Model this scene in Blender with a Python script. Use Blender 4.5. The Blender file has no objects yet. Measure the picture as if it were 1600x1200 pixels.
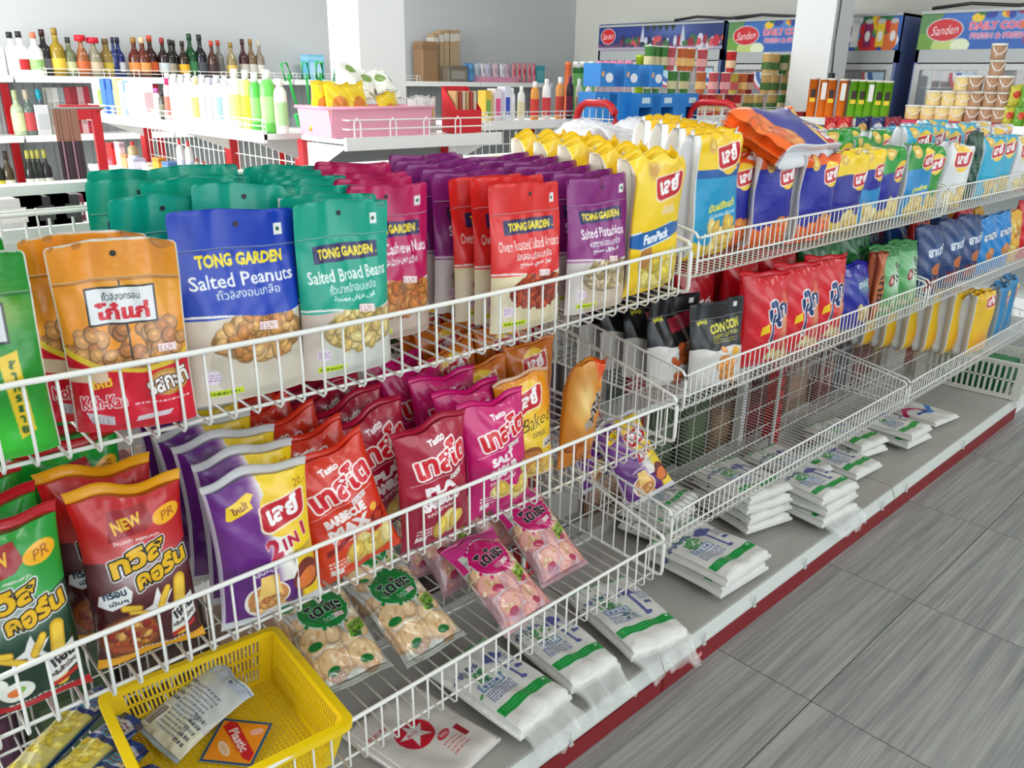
import bpy, math, random
import numpy as np
from mathutils import Matrix, Vector, Euler

SC = bpy.context.scene
COL = SC.collection
R = math.radians

# ------------------------------------------------------------------ camera
F_PX = 1280.0
def _axes(v1=(2233, 150), v2=(-518, 103)):
    d1 = np.array([v1[0]-800, v1[1]-600, F_PX]); d1 /= np.linalg.norm(d1)
    d2 = np.array([v2[0]-800, v2[1]-600, F_PX]); d2 -= d1*(d1@d2); d2 /= np.linalg.norm(d2)
    return np.stack([d1, d2, np.cross(d1, d2)])
AX = _axes()                       # rows: world x (along the aisle), y (into the shop), z (up) seen from the camera
EYE = np.array([0.0, 0.0, 1.4])
def at(px, py, axis, val):
    """world point seen at a pixel of the 1600x1200 photograph, on the plane x/y/z = val"""
    d = AX @ np.array([px-800, py-600, F_PX])
    return EYE + d*((val-EYE[axis])/d[axis])
cam = bpy.data.objects.new('camera', bpy.data.cameras.new('camera'))
COL.objects.link(cam)
m = Matrix.Identity(4)
for i in range(3):
    m[i][0], m[i][1], m[i][2], m[i][3] = AX[i, 0], -AX[i, 1], -AX[i, 2], EYE[i]
cam.matrix_world = m
cam.data.sensor_width = 36; cam.data.lens = 36*F_PX/1600; cam.data.clip_start = .02
SC.camera = cam

# ------------------------------------------------------------------ light
SC.view_settings.view_transform = 'Standard'
SC.view_settings.look = 'None'
SC.view_settings.gamma = 1
SC.view_settings.exposure = 0.26
SC.view_settings.use_curve_mapping = False
wd = bpy.data.worlds.new('sky'); SC.world = wd; wd.use_nodes = True
bg = wd.node_tree.nodes['Background']
bg.inputs[0].default_value = (.80, .90, 1.0, 1); bg.inputs[1].default_value = .8
def area(name, loc, rot, sx, sy, power, col=(1, 1, 1)):
    l = bpy.data.lights.new(name, 'AREA'); l.shape = 'RECTANGLE'; l.size = sx; l.size_y = sy
    l.energy = power; l.color = col
    o = bpy.data.objects.new(name, l); o.location = loc; o.rotation_euler = rot; COL.objects.link(o)
    return o
# daylight through the shopfront glazing (wall at x = -3.2) and the open front behind the camera (y = -3)
area('daylight_side', (-3.1, 4.6, 1.55), (0, R(-90), 0), 2.3, 5.2, 365, (.95, .98, 1))
area('daylight_front', (1.8, -2.9, 2.0), (R(82), 0, 0), 7.0, 1.7, 62, (.95, .98, 1))
# fluorescent battens on the ceiling
for x, y in ((1.0, -.6), (4.2, -.6), (1.0, 2.2), (4.2, 2.2), (1.0, 5.0), (4.2, 5.0)):
    area('tube_light', (x, y, 2.93), (0, 0, 0), 1.25, .16, 9 if y < 4 else 34, (1, .98, .94))

# ------------------------------------------------------------------ materials
def lin(c):
    return tuple(((x/255)/12.92 if x/255 <= .04045 else ((x/255+.055)/1.055)**2.4) for x in c[:3])
_mats = {}
def mat(name, col, rough=.5, metal=0.0, coat=0.0, bump=0.0, bscale=80, trans=0.0, alpha=1.0, spec=.5, vary=0.0, emit=0.0):
    if name in _mats: return _mats[name]
    M = bpy.data.materials.new(name); M.use_nodes = True
    nt = M.node_tree; b = nt.nodes['Principled BSDF']
    b.inputs['Base Color'].default_value = lin(col)+(1,)
    b.inputs['Roughness'].default_value = rough
    b.inputs['Metallic'].default_value = metal
    b.inputs['Coat Weight'].default_value = coat
    b.inputs['Coat Roughness'].default_value = .12
    b.inputs['Specular IOR Level'].default_value = spec
    b.inputs['Transmission Weight'].default_value = trans
    b.inputs['Alpha'].default_value = alpha
    if emit:
        b.inputs['Emission Color'].default_value = lin(col)+(1,); b.inputs['Emission Strength'].default_value = emit
    if bump or vary:
        tc = nt.nodes.new('ShaderNodeTexCoord'); nz = nt.nodes.new('ShaderNodeTexNoise')
        nz.inputs['Scale'].default_value = bscale; nz.inputs['Detail'].default_value = 4
        nt.links.new(tc.outputs['Object'], nz.inputs['Vector'])
        if bump:
            bp = nt.nodes.new('ShaderNodeBump'); bp.inputs['Strength'].default_value = bump; bp.inputs['Distance'].default_value = .01
            nt.links.new(nz.outputs[0], bp.inputs['Height']); nt.links.new(bp.outputs[0], b.inputs['Normal'])
        if vary:
            rp = nt.nodes.new('ShaderNodeMix'); rp.data_type = 'RGBA'
            rp.inputs[6].default_value = lin([v*(1-vary) for v in col])+(1,); rp.inputs[7].default_value = lin([min(255, v*(1+vary)) for v in col])+(1,)
            nt.links.new(nz.outputs[0], rp.inputs[0]); nt.links.new(rp.outputs[2], b.inputs['Base Color'])
    _mats[name] = M
    return M
def colour(c, rough=.45, **k):
    return mat('paint_%d_%d_%d_%d' % (c[0], c[1], c[2], rough*100), c, rough, **k)
def print_mat(name, rough=.3, coat=0.0, metal=0.0, bump=.15, bscale=45, use_alpha=False, sss=0.0, trl=0.0):
    M = bpy.data.materials.new(name); M.use_nodes = True; nt = M.node_tree; b = nt.nodes['Principled BSDF']
    a = nt.nodes.new('ShaderNodeAttribute'); a.attribute_name = 'ink'
    nt.links.new(a.outputs['Color'], b.inputs['Base Color'])
    if sss:
        b.inputs['Subsurface Weight'].default_value = sss; b.inputs['Subsurface Radius'].default_value = (.03, .03, .028); b.inputs['Subsurface Scale'].default_value = .6
    if use_alpha: nt.links.new(a.outputs['Alpha'], b.inputs['Alpha'])
    b.inputs['Roughness'].default_value = rough; b.inputs['Coat Weight'].default_value = coat; b.inputs['Metallic'].default_value = metal
    b.inputs['Coat Roughness'].default_value = .1
    if bump:
        tc = nt.nodes.new('ShaderNodeTexCoord'); nz = nt.nodes.new('ShaderNodeTexNoise')
        nz.inputs['Scale'].default_value = bscale; nz.inputs['Detail'].default_value = 3
        bp = nt.nodes.new('ShaderNodeBump'); bp.inputs['Strength'].default_value = bump; bp.inputs['Distance'].default_value = .006
        nt.links.new(tc.outputs['Object'], nz.inputs['Vector']); nt.links.new(nz.outputs[0], bp.inputs['Height']); nt.links.new(bp.outputs[0], b.inputs['Normal'])
    return M
FOIL = print_mat('printed_foil', .26, coat=.25, bump=.45, bscale=28)
MATTE = print_mat('printed_pouch_film', .33, coat=.15, bump=.25, bscale=22)
PAPER = print_mat('printed_card', .5, bump=0)
CLEAR = print_mat('printed_clear_film', .18, coat=.6, bump=.35, use_alpha=True)
POLY = print_mat('printed_polythene', .3, coat=.3, bump=.6, bscale=30, sss=.35)
WHITE = mat('white_powder_coat', (236, 236, 228), .35)
WHITE2 = mat('white_shelf_paint', (240, 241, 238), .4)
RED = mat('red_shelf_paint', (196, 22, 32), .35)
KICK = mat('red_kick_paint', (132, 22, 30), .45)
CHROME = mat('chrome', (200, 200, 200), .2, 1.0)

# ------------------------------------------------------------------ mesh building
class MB:
    def __init__(s): s.v = []; s.f = []
    def add(s, vs, fs):
        o = len(s.v); s.v += [tuple(map(float, p)) for p in vs]; s.f += [tuple(i+o for i in f) for f in fs]; return s
    def box(s, c, d, rot=None, taper=1.0):
        x, y, z = d[0]/2, d[1]/2, d[2]/2; t = taper
        vs = [(-x, -y, -z), (x, -y, -z), (x, y, -z), (-x, y, -z), (-x*t, -y*t, z), (x*t, -y*t, z), (x*t, y*t, z), (-x*t, y*t, z)]
        if rot is not None: vs = [tuple(rot @ Vector(p)) for p in vs]
        vs = [(p[0]+c[0], p[1]+c[1], p[2]+c[2]) for p in vs]
        return s.add(vs, [(3, 2, 1, 0), (4, 5, 6, 7), (0, 1, 5, 4), (1, 2, 6, 5), (2, 3, 7, 6), (3, 0, 4, 7)])
    def rbox(s, c, d, r=.01, n=3):
        """upright box with rounded vertical corners"""
        out = []
        for sx, sy, a0 in ((1, 1, 0), (-1, 1, 90), (-1, -1, 180), (1, -1, 270)):
            for k in range(n+1):
                a = R(a0+90*k/n); out.append((c[0]+sx*(d[0]/2-r)+r*math.cos(a), c[1]+sy*(d[1]/2-r)+r*math.sin(a)))
        return s.prism(out, c[2]-d[2]/2, c[2]+d[2]/2)
    def prism(s, poly, z0, z1):
        n = len(poly)
        vs = [(p[0], p[1], z0) for p in poly]+[(p[0], p[1], z1) for p in poly]
        return s.add(vs, [tuple(range(n-1, -1, -1)), tuple(range(n, 2*n))]+[(i, (i+1) % n, n+(i+1) % n, n+i) for i in range(n)])
    def tube(s, path, r, n=6, closed=False):
        P = [Vector(p) for p in path]; L = len(P); rings = []
        for i, p in enumerate(P):
            a = P[i-1] if (i > 0 or closed) else P[0]; b = P[(i+1) % L] if (i < L-1 or closed) else P[-1]
            t = (b-a).normalized()
            u = t.cross(Vector((0, 0, 1)))
            if u.length < .2: u = t.cross(Vector((0, 1, 0)))
            u.normalize(); w = t.cross(u)
            rr = r[i] if isinstance(r, (list, tuple)) else r
            rings.append([p+(u*math.cos(2*math.pi*k/n)+w*math.sin(2*math.pi*k/n))*rr for k in range(n)])
        vs = [q for g in rings for q in g]
        fs = [(i*n+k, i*n+(k+1) % n, ((i+1) % L)*n+(k+1) % n, ((i+1) % L)*n+k) for i in range(L if closed else L-1) for k in range(n)]
        if not closed: fs += [tuple(range(n-1, -1, -1)), tuple((L-1)*n+k for k in range(n))]
        return s.add(vs, fs)
    def lathe(s, prof, c=(0, 0, 0), n=14, sx=1, sy=1, cap=True):
        vs = []
        for r, z in prof:
            for k in range(n):
                a = 2*math.pi*k/n; vs.append((c[0]+r*math.cos(a)*sx, c[1]+r*math.sin(a)*sy, c[2]+z))
        L = len(prof)
        fs = [(i*n+k, i*n+(k+1) % n, (i+1)*n+(k+1) % n, (i+1)*n+k) for i in range(L-1) for k in range(n)]
        if cap: fs += [tuple(range(n-1, -1, -1)), tuple((L-1)*n+k for k in range(n))]
        return s.add(vs, fs)
    def mesh(s, name, smooth=False):
        me = bpy.data.meshes.new(name); me.from_pydata(s.v, [], s.f)
        if smooth: me.polygons.foreach_set('use_smooth', [True]*len(me.polygons))
        me.update(); return me
    def build(s, name, M, parent=None, smooth=False, loc=(0, 0, 0), rot=(0, 0, 0)):
        return ob(name, s.mesh(name, smooth), M, parent, loc, rot)
def ob(name, me, M=None, parent=None, loc=(0, 0, 0), rot=(0, 0, 0)):
    if M is not None and me is not None and not me.materials: me.materials.append(M)
    o = bpy.data.objects.new(name, me); COL.objects.link(o)
    o.location = loc; o.rotation_euler = rot
    if parent is not None: o.parent = parent
    return o
def tag(o, label, cat, group=None, kind=None):
    if label: o['label'] = label
    if cat: o['category'] = cat
    if group: o['group'] = group
    if kind: o['kind'] = kind
    return o
def thing(name, label, cat, loc=(0, 0, 0), rot=(0, 0, 0), group=None):
    return tag(ob(name, None, None, None, loc, rot), label, cat, group)
def struct(o):
    o['kind'] = 'structure'; return o
def dup(root, loc, rot=None, label=None, group=None):
    def cp(o, par):
        c = o.copy(); COL.objects.link(c)
        if par is not None: c.parent = par
        for ch in list(o.children): cp(ch, c)
        return c
    r = cp(root, None); r.location = loc
    if rot is not None: r.rotation_euler = rot
    if label: r['label'] = label
    if group: r['group'] = group
    return r
ORD = ['front', 'second', 'third', 'fourth', 'fifth', 'sixth', 'seventh', 'eighth', 'ninth', 'tenth', 'eleventh', 'twelfth', 'thirteenth', 'fourteenth',
       'fifteenth', 'sixteenth', 'seventeenth', 'eighteenth', 'nineteenth', 'twentieth']
NTH = ['first']+ORD[1:]

# ------------------------------------------------------------------ flat print: a small rasteriser whose pixels become vertex colours
_txt = {}
def text_tris(s, bold):
    k = (s, bold)
    if k in _txt: return _txt[k]
    cu = bpy.data.curves.new('t', 'FONT'); cu.body = s; cu.offset = bold; cu.resolution_u = 2; cu.fill_mode = 'FRONT'
    o = bpy.data.objects.new('t', cu); COL.objects.link(o)
    me = o.to_mesh(); me.calc_loop_triangles()
    v = np.zeros(len(me.vertices)*3); me.vertices.foreach_get('co', v); v = v.reshape(-1, 3)[:, :2].copy()
    t = np.zeros(len(me.loop_triangles)*3, dtype=np.int32); me.loop_triangles.foreach_get('vertices', t); t = t.reshape(-1, 3)
    o.to_mesh_clear(); bpy.data.objects.remove(o); bpy.data.curves.remove(cu)
    if len(v): v -= v.min(0); 
    _txt[k] = (v, t); return _txt[k]
class Art:
    """picture in centimetres, origin bottom left; colours are 0..255 sRGB"""
    def __init__(s, w, h, ppc, base, ss=2, alpha=255):
        s.w, s.h, s.ss = w, h, ss
        s.nx, s.ny = max(4, int(w*ppc)), max(4, int(h*ppc))
        s.k = s.nx*ss/w; s.ky = s.ny*ss/h
        s.im = np.zeros((s.ny*ss, s.nx*ss, 4), np.float32); s.im[:] = tuple(base)+(alpha,)
        s.X, s.Y = np.meshgrid((np.arange(s.nx*ss)+.5)/s.k, (np.arange(s.ny*ss)+.5)/s.ky)
        s.rng = np.random.default_rng(7)
    def put(s, mask, c, a=255):
        if callable(c): c = c(s.X, s.Y)[mask]
        else: c = np.array(c[:3], np.float32)
        s.im[mask, :3] = c; s.im[mask, 3] = a; return s
    def blend(s, wt, c, a=None):
        wt = np.clip(wt, 0, 1)[..., None]
        s.im[..., :3] = s.im[..., :3]*(1-wt)+np.array(c[:3], np.float32)*wt
        if a is not None: s.im[..., 3:] = s.im[..., 3:]*(1-wt)+a*wt
        return s
    def rect(s, x0, y0, x1, y1, c, a=255): return s.put((s.X >= x0) & (s.X <= x1) & (s.Y >= y0) & (s.Y <= y1), c, a)
    def ell(s, cx, cy, rx, ry, c, rot=0, a=255, ring=None):
        q = R(rot); dx, dy = s.X-cx, s.Y-cy
        u, v = dx*math.cos(q)+dy*math.sin(q), -dx*math.sin(q)+dy*math.cos(q)
        d = (u/rx)**2+(v/ry)**2
        return s.put((d <= 1) if ring is None else ((d <= 1) & (d > (1-ring)**2)), c, a)
    def glow(s, cx, cy, rx, ry, c, st=1.0):
        return s.blend(st*np.exp(-(((s.X-cx)/rx)**2+((s.Y-cy)/ry)**2)), c)
    def poly(s, pts, c, a=255):
        ins = np.zeros(s.X.shape, bool); n = len(pts)
        for i in range(n):
            (x0, y0), (x1, y1) = pts[i], pts[(i+1) % n]
            if y0 == y1: continue
            ins ^= ((s.Y < y0) != (s.Y < y1)) & (s.X < (x1-x0)*(s.Y-y0)/(y1-y0)+x0)
        return s.put(ins, c, a)
    def line(s, pts, wd, c, a=255):
        M = np.zeros(s.X.shape, bool)
        for (x0, y0), (x1, y1) in zip(pts, pts[1:]):
            L2 = (x1-x0)**2+(y1-y0)**2+1e-9
            t = np.clip(((s.X-x0)*(x1-x0)+(s.Y-y0)*(y1-y0))/L2, 0, 1)
            M |= (s.X-x0-t*(x1-x0))**2+(s.Y-y0-t*(y1-y0))**2 <= (wd/2)**2
        return s.put(M, c, a)
    def text(s, t, x, y, hgt, c, width=None, bold=.02, rot=0, out=None, outw=.1, align='c', shear=0, a=255):
        v, tr = text_tris(t, bold)
        if not len(v): return s
        v = v/v[:, 1].max()*hgt
        if width: v[:, 0] *= width/v[:, 0].max()
        v[:, 0] += v[:, 1]*shear
        v = v-np.array([v[:, 0].max()/2 if align == 'c' else 0, hgt/2])
        q = R(rot); v = v@np.array([[math.cos(q), math.sin(q)], [-math.sin(q), math.cos(q)]])+np.array([x, y])
        p = v*np.array([s.k, s.ky])-.5; H, W = s.X.shape; M = np.zeros((H, W), bool)
        for A, B, D in p[tr]:
            x0, x1 = int(max(0, math.floor(min(A[0], B[0], D[0])))), int(min(W-1, math.ceil(max(A[0], B[0], D[0]))))
            y0, y1 = int(max(0, math.floor(min(A[1], B[1], D[1])))), int(min(H-1, math.ceil(max(A[1], B[1], D[1]))))
            if x1 < x0 or y1 < y0: continue
            xs = np.arange(x0, x1+1)[None, :]; ys = np.arange(y0, y1+1)[:, None]
            e = lambda P, Q: (Q[0]-P[0])*(ys-P[1])-(Q[1]-P[1])*(xs-P[0])
            w0, w1, w2 = e(A, B), e(B, D), e(D, A)
            M[y0:y1+1, x0:x1+1] |= ((w0 >= -.3) & (w1 >= -.3) & (w2 >= -.3)) | ((w0 <= .3) & (w1 <= .3) & (w2 <= .3))
        for oc, ow in (out if isinstance(out, list) else ([(out, outw)] if out else [])):
            r = max(1, int(ow*s.k)); D = M.copy()
            for dx in range(-r, r+1):
                for dy in range(-r, r+1):
                    if dx*dx+dy*dy > r*r+.5: continue
                    a0, a1, b0, b1 = max(0, dy), H+min(0, dy), max(0, dx), W+min(0, dx)
                    D[a0:a1, b0:b1] |= M[a0-dy:a1-dy, b0-dx:b1-dx]
            s.put(D, oc, a)
        return s.put(M, c, a)
    def lines_text(s, x0, y0, x1, y1, n, c, a=255, seed=1):
        """rows of print too small to read"""
        g = np.random.default_rng(seed); hh = (y1-y0)/n
        for i in range(n):
            x = x0; yy = y0+i*hh
            while x < x1:
                w = g.uniform(.15, .6); s.rect(x, yy+hh*.2, min(x1, x+w), yy+hh*.72, c, a); x += w+.18
        return s
    def bits(s, pts_fn, n, size, cols, seed=1, asp=(.5, 1.0), edge=.72):
        """a heap of nuts / chips: overlapping ellipses with a darker rim"""
        g = np.random.default_rng(seed)
        for _ in range(n):
            x, y = pts_fn(g); r = size*g.uniform(.75, 1.2); q = g.uniform(*asp); c = np.array(cols[g.integers(len(cols))], float); ro = g.uniform(0, 180)
            s.ell(x, y, r, r*q, c*edge, ro); s.ell(x+r*.08, y+r*.1, r*.84, r*q*.8, c, ro); s.ell(x+r*.15, y+r*q*.3, r*.35, r*q*.25, np.minimum(255, c*1.18), ro)
        return s
    def done(s):
        i = s.im.reshape(s.ny, s.ss, s.nx, s.ss, 4).mean((1, 3)); return np.clip(i, 0, 255)/255
def paint(me, cols, nfill=0):
    """cols: (nverts,4) sRGB 0..1"""
    at_ = me.color_attributes.new('ink', 'BYTE_COLOR', 'POINT')
    at_.data.foreach_set('color_srgb', np.ascontiguousarray(cols, np.float32).ravel())
def grid_mesh(name, P, cols, M, closed_back=None, smooth=True):
    """P: (ny,nx,3) array of points, cols (ny,nx,4)"""
    ny, nx = P.shape[:2]
    idx = np.arange(ny*nx).reshape(ny, nx)
    q = np.stack([idx[:-1, :-1], idx[:-1, 1:], idx[1:, 1:], idx[1:, :-1]], -1).reshape(-1, 4)
    return raw_mesh(name, P.reshape(-1, 3), q, cols.reshape(-1, 4), M, smooth)
def raw_mesh(name, V, Q, cols, M, smooth=True):
    me = bpy.data.meshes.new(name)
    me.vertices.add(len(V)); me.vertices.foreach_set('co', np.ascontiguousarray(V, np.float32).ravel())
    me.loops.add(Q.size); me.loops.foreach_set('vertex_index', np.ascontiguousarray(Q, np.int32).ravel())
    me.polygons.add(len(Q)); me.polygons.foreach_set('loop_start', np.arange(0, Q.size, 4, dtype=np.int32))
    me.polygons.foreach_set('loop_total', np.full(len(Q), 4, np.int32))
    me.update(calc_edges=True); me.validate()
    me.polygons.foreach_set('use_smooth', np.full(len(me.polygons), smooth))
    paint(me, cols); me.materials.append(M); return me
def panel_mesh(name, art, M, bend=None):
    """a flat print, standing in the xz plane facing -y, centred on x, its foot at z=0; sizes in the art's cm"""
    im = art.done(); ny, nx = im.shape[:2]
    u, v = np.meshgrid(np.linspace(-.5, .5, nx), np.linspace(0, 1, ny))
    x, z = u*art.w/100, v*art.h/100; y = np.zeros_like(x) if bend is None else bend(x, z)
    return grid_mesh(name, np.stack([x, y, z], -1), im, M, smooth=bend is not None)

# ------------------------------------------------------------------ bags
def smooth(e0, e1, x):
    t = np.clip((x-e0)/(e1-e0), 0, 1); return t*t*(3-2*t)
def bag_shape(kind, w, h, d, seed, flop):
    g = np.random.default_rng(seed); ph = g.uniform(0, 6.28, 12)
    def S(u, v, sg):
        a, b = 2*u-1, 2*v-1
        if kind == 'pouch':
            T = smooth(-.02, .07, v)*.35+.65; T = T*(1-smooth(.36, .82, v)*.955)
            pr = (1-np.abs(a)**3.4)**.75
            rc = np.clip((v*h-(h-.007))/.007, 0, 1)
            x = a*(w/2-.007*(1-np.sqrt(np.clip(1-rc*rc, 0, 1))))*(1-.03*np.sin(np.clip(v, 0, .8)*3.9))
            y = -sg*d/2*T*pr
            body = smooth(.02, .2, v)*(1-smooth(.45, .78, v))
            y = y-sg*.0022*body*pr*np.sin(9*a+ph[0]+2*np.sin(7*v))*np.sin(15*v+ph[1])
            y = y-sg*.0018*pr*smooth(.3, .6, v)*(1-smooth(.74, .8, v))*np.sin(14*a+ph[2]+6*(v-.5))
            wave = smooth(.6, 1, v)
            y = y+wave*(.0065*np.sin(2.6*a+ph[3])+.0042*np.sin(6.5*a+ph[4]+2*v)+.0018*np.sin(13*a+ph[6]-4*v))
            z = v*h+.0025*wave*np.sin(2.2*a+ph[5])
        elif kind == 'gusset':
            F = np.clip(1-np.abs(b)**7, 0, 1)**.7
            f = .86; s_ = np.clip((np.abs(a)-f)/(1-f), 0, 1)
            x = np.sign(a)*(np.minimum(np.abs(a)/f, 1)*w/2*(1-.05*F)-.25*d*F*s_*s_)
            y = -sg*d/2*F*(1-s_)**.9*(1-.25*np.clip(np.abs(a)/f, 0, 1)**6)
            E = np.exp(-((1-np.abs(b))/.16)**2)
            y = y-sg*F*(1-s_)*(.004*np.sin(3*a+ph[0])*np.sin(4*b+ph[1])+.0025*np.sin(11*a+3*b+ph[2])*E*2)
            z = v*h-smooth(.86, 1, v)*(.007*np.sin(5.5*a+ph[5])**2+.004*np.sin(11*a+ph[7]))
            y = y+smooth(.8, 1, v)*(.009*np.sin(3.1*a+ph[3])+.005*np.sin(8*a+ph[4]))
        else:
            F = np.clip(1-np.abs(b)**3.0, 0, 1)**.75
            pr = (1-np.abs(a)**2.3)**.62
            x = a*w/2*(1-.11*F+.01*np.sin(5*b+ph[6]))
            y = -sg*d/2*F*pr
            E = np.exp(-((1-np.abs(b))/.2)**2)
            y = y-sg*pr*F*(.0045*np.sin(2.6*a+ph[0])*np.sin(3.5*b+ph[1])+E*(.0055*np.sin(8*a+ph[2]+2*b)+.0035*np.sin(17*a+ph[3]-3*b))+.0016*np.sin(13*b+8*a+ph[4])+.003*np.exp(-((a+.55*b-.3*np.sin(ph[8]))/.12)**2))
            y = y+(1-F)*.004*np.sin(4.2*a+ph[5]+b)
            z = v*h*(1-.012*np.cos(a*2)*0)+smooth(.75, 1, v)*(.005*np.sin(2.4*a+ph[7])+.0025*np.sin(6*a+ph[9]))
        fl = np.clip(v-.72, 0, 1)
        y = y-flop*fl*fl*h*6; z = z-abs(flop)*fl*fl*h*2
        return np.stack([x, y, z], -1)
    return S
def bag_parts(art, kind, d, M, seed=1, seal=.045, back=None, flop=0.0, seal_col=None, zigzag=True, sc=1.0, scw=None):
    im = art.done(); ny, nx = im.shape[:2]; w, h = art.w/100*(scw or sc), art.h/100*sc
    S = bag_shape(kind, w, h, d, seed, flop)
    bc = np.array(tuple(back)+(255,), float)/255 if back is not None else im[ny//2, 1].copy()
    v0, v1 = (0.0, 1.0) if kind == 'pouch' else (seal, 1-seal)
    j0, j1 = int(round(v0*(ny-1))), int(round(v1*(ny-1)))
    uu = np.linspace(0, 1, nx); vf = np.linspace(0, 1, ny)[j0:j1+1]
    U, V = np.meshgrid(uu, vf); Pf = S(U, V, 1)
    vb = np.linspace(vf[0], vf[-1], 13); U2, V2 = np.meshgrid(uu, vb); Pb = S(U2, V2, -1)
    n1 = Pf.shape[0]; A = np.arange(n1*nx).reshape(n1, nx); B = n1*nx+np.arange(13*nx).reshape(13, nx)
    quad = lambda I: np.stack([I[:-1, :-1], I[:-1, 1:], I[1:, 1:], I[1:, :-1]], -1).reshape(-1, 4)
    strip = lambda p, q: np.stack([p[:-1], q[:-1], q[1:], p[1:]], -1)
    Q = np.concatenate([quad(A), quad(B)[:, ::-1], strip(A[0], B[0])[:, ::-1]*1, strip(A[-1], B[-1])])
    cf = im[j0:j1+1].reshape(-1, 4); cb = np.tile(bc, (13*nx, 1)); cb[:, 3] = im[:, :, 3].min() if M is CLEAR else 1
    if kind != 'pouch':     # the side colour runs round to the back
        cb = cb.reshape(13, nx, 4)
        k = max(1, nx//9); jj = np.clip((vb*(ny-1)).astype(int), 0, ny-1)
        cb[:, :k] = im[jj][:, :1]; cb[:, -k:] = im[jj][:, -1:]; cb = cb.reshape(-1, 4)
    body = raw_mesh('bag_body', np.concatenate([Pf.reshape(-1, 3), Pb.reshape(-1, 3)]), Q, np.concatenate([cf, cb]), M)
    out = [('body', body)]
    if kind == 'pouch':
        t = MB(); path = [tuple(S(np.array(x), np.array(.805), 1)+np.array([0, -.0006, 0])) for x in np.linspace(.02, .98, 14)]
        t.tube(path, .0011, 4); out.append(('zip_ridge', t.mesh('zip_ridge'), colour(tuple(np.clip(bc[:3]*255*.55+100, 0, 255).astype(int)))))
        p = S(np.array(.5), np.array(.925), 1); hole = MB().lathe([(.0035, -.0004), (.0035, .0004)], (0, 0, 0), 10)
        vv = [(x+p[0], z+p[1]-.0008, y+p[2]) for x, y, z in hole.v]; hole.v = vv
        out.append(('hang_hole', hole.mesh('hang_hole'), colour((40, 40, 40))))
    else:
        for nm, a0, a1 in (('bottom_seal', 0, j0), ('top_seal', j1, ny-1)):
            vs = np.linspace(a0/(ny-1), a1/(ny-1), 5); U, V = np.meshgrid(uu, vs)
            P1, P2 = S(U, V, 1), S(U, V, -1)
            rid = .0007*np.sin(np.linspace(0, 5*math.pi, 5))[:, None]
            mid = (S(U, V, 1)[..., 1]+S(U, V, -1)[..., 1])/2
            P1[..., 1] = mid-.0006+rid; P2[..., 1] = mid+.0006+rid
            if zigzag:
                zz = .0016*np.abs((np.arange(nx)*.5) % 1-.5)*2
                r_ = 0 if nm == 'bottom_seal' else -1
                P1[r_, :, 2] += zz*(1 if r_ else -1); P2[r_, :, 2] += zz*(1 if r_ else -1)
            I = np.arange(5*nx).reshape(5, nx)
            cc = np.tile(np.array(tuple(seal_col)+(255,), float)/255, (5, nx, 1)) if seal_col is not None else im[np.clip((vs*(ny-1)).astype(int), 0, ny-1)]
            e = 0 if nm == 'bottom_seal' else 4
            QQ = np.concatenate([quad(I), quad(I+5*nx)[:, ::-1], strip(I[e], I[e]+5*nx)])
            out.append((nm, raw_mesh(nm, np.concatenate([P1.reshape(-1, 3), P2.reshape(-1, 3)]), QQ, np.concatenate([cc.reshape(-1, 4)]*2), M), None))
    return out, S
def sticker_mesh(S, u, v, su, sv, art, rot=0.0):
    im = art.done(); ny, nx = im.shape[:2]
    a, b = np.meshgrid(np.linspace(-su/2, su/2, nx), np.linspace(-sv/2, sv/2, ny)); q = R(rot)
    P = S(u+a*math.cos(q)-b*math.sin(q), v+a*math.sin(q)+b*math.cos(q), 1); P[..., 1] -= .0012
    return grid_mesh('price_sticker', P, im, PAPER)
def price_art(c=(252, 240, 238)):
    return Art(2.2, 1.2, 9, c).rect(0, 1.05, 2.2, 1.2, (225, 150, 160)).lines_text(.2, .15, 2, 1.0, 3, (190, 130, 130))
class Kind:
    def __init__(s, name, cat, build, parts=True): s.name, s.cat, s.build, s.root, s.used, s.parts = name, cat, build, None, False, parts
    def put(s, loc, rot, label, group=None):
        if s.root is None:
            parts, stick = s.build()
            r = ob(s.name, parts[0][1], None)
            for p in parts[1:]:
                if s.parts: ob(p[0], p[1], p[2], r)
            for st in stick: ob('price_sticker', st, None, r)
            s.root = r; s.used = False
        if not s.used:
            s.used = True; o = s.root; o.location = loc; o.rotation_euler = rot
        else: o = dup(s.root, loc, rot)
        for k in ('label', 'group'):
            if k in o: del o[k]
        return tag(o, label, s.cat, group)

def kind(name, cat='snack bag', **k):
    def deco(fn): return Kind(name, cat, fn, **k)
    return deco

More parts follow.
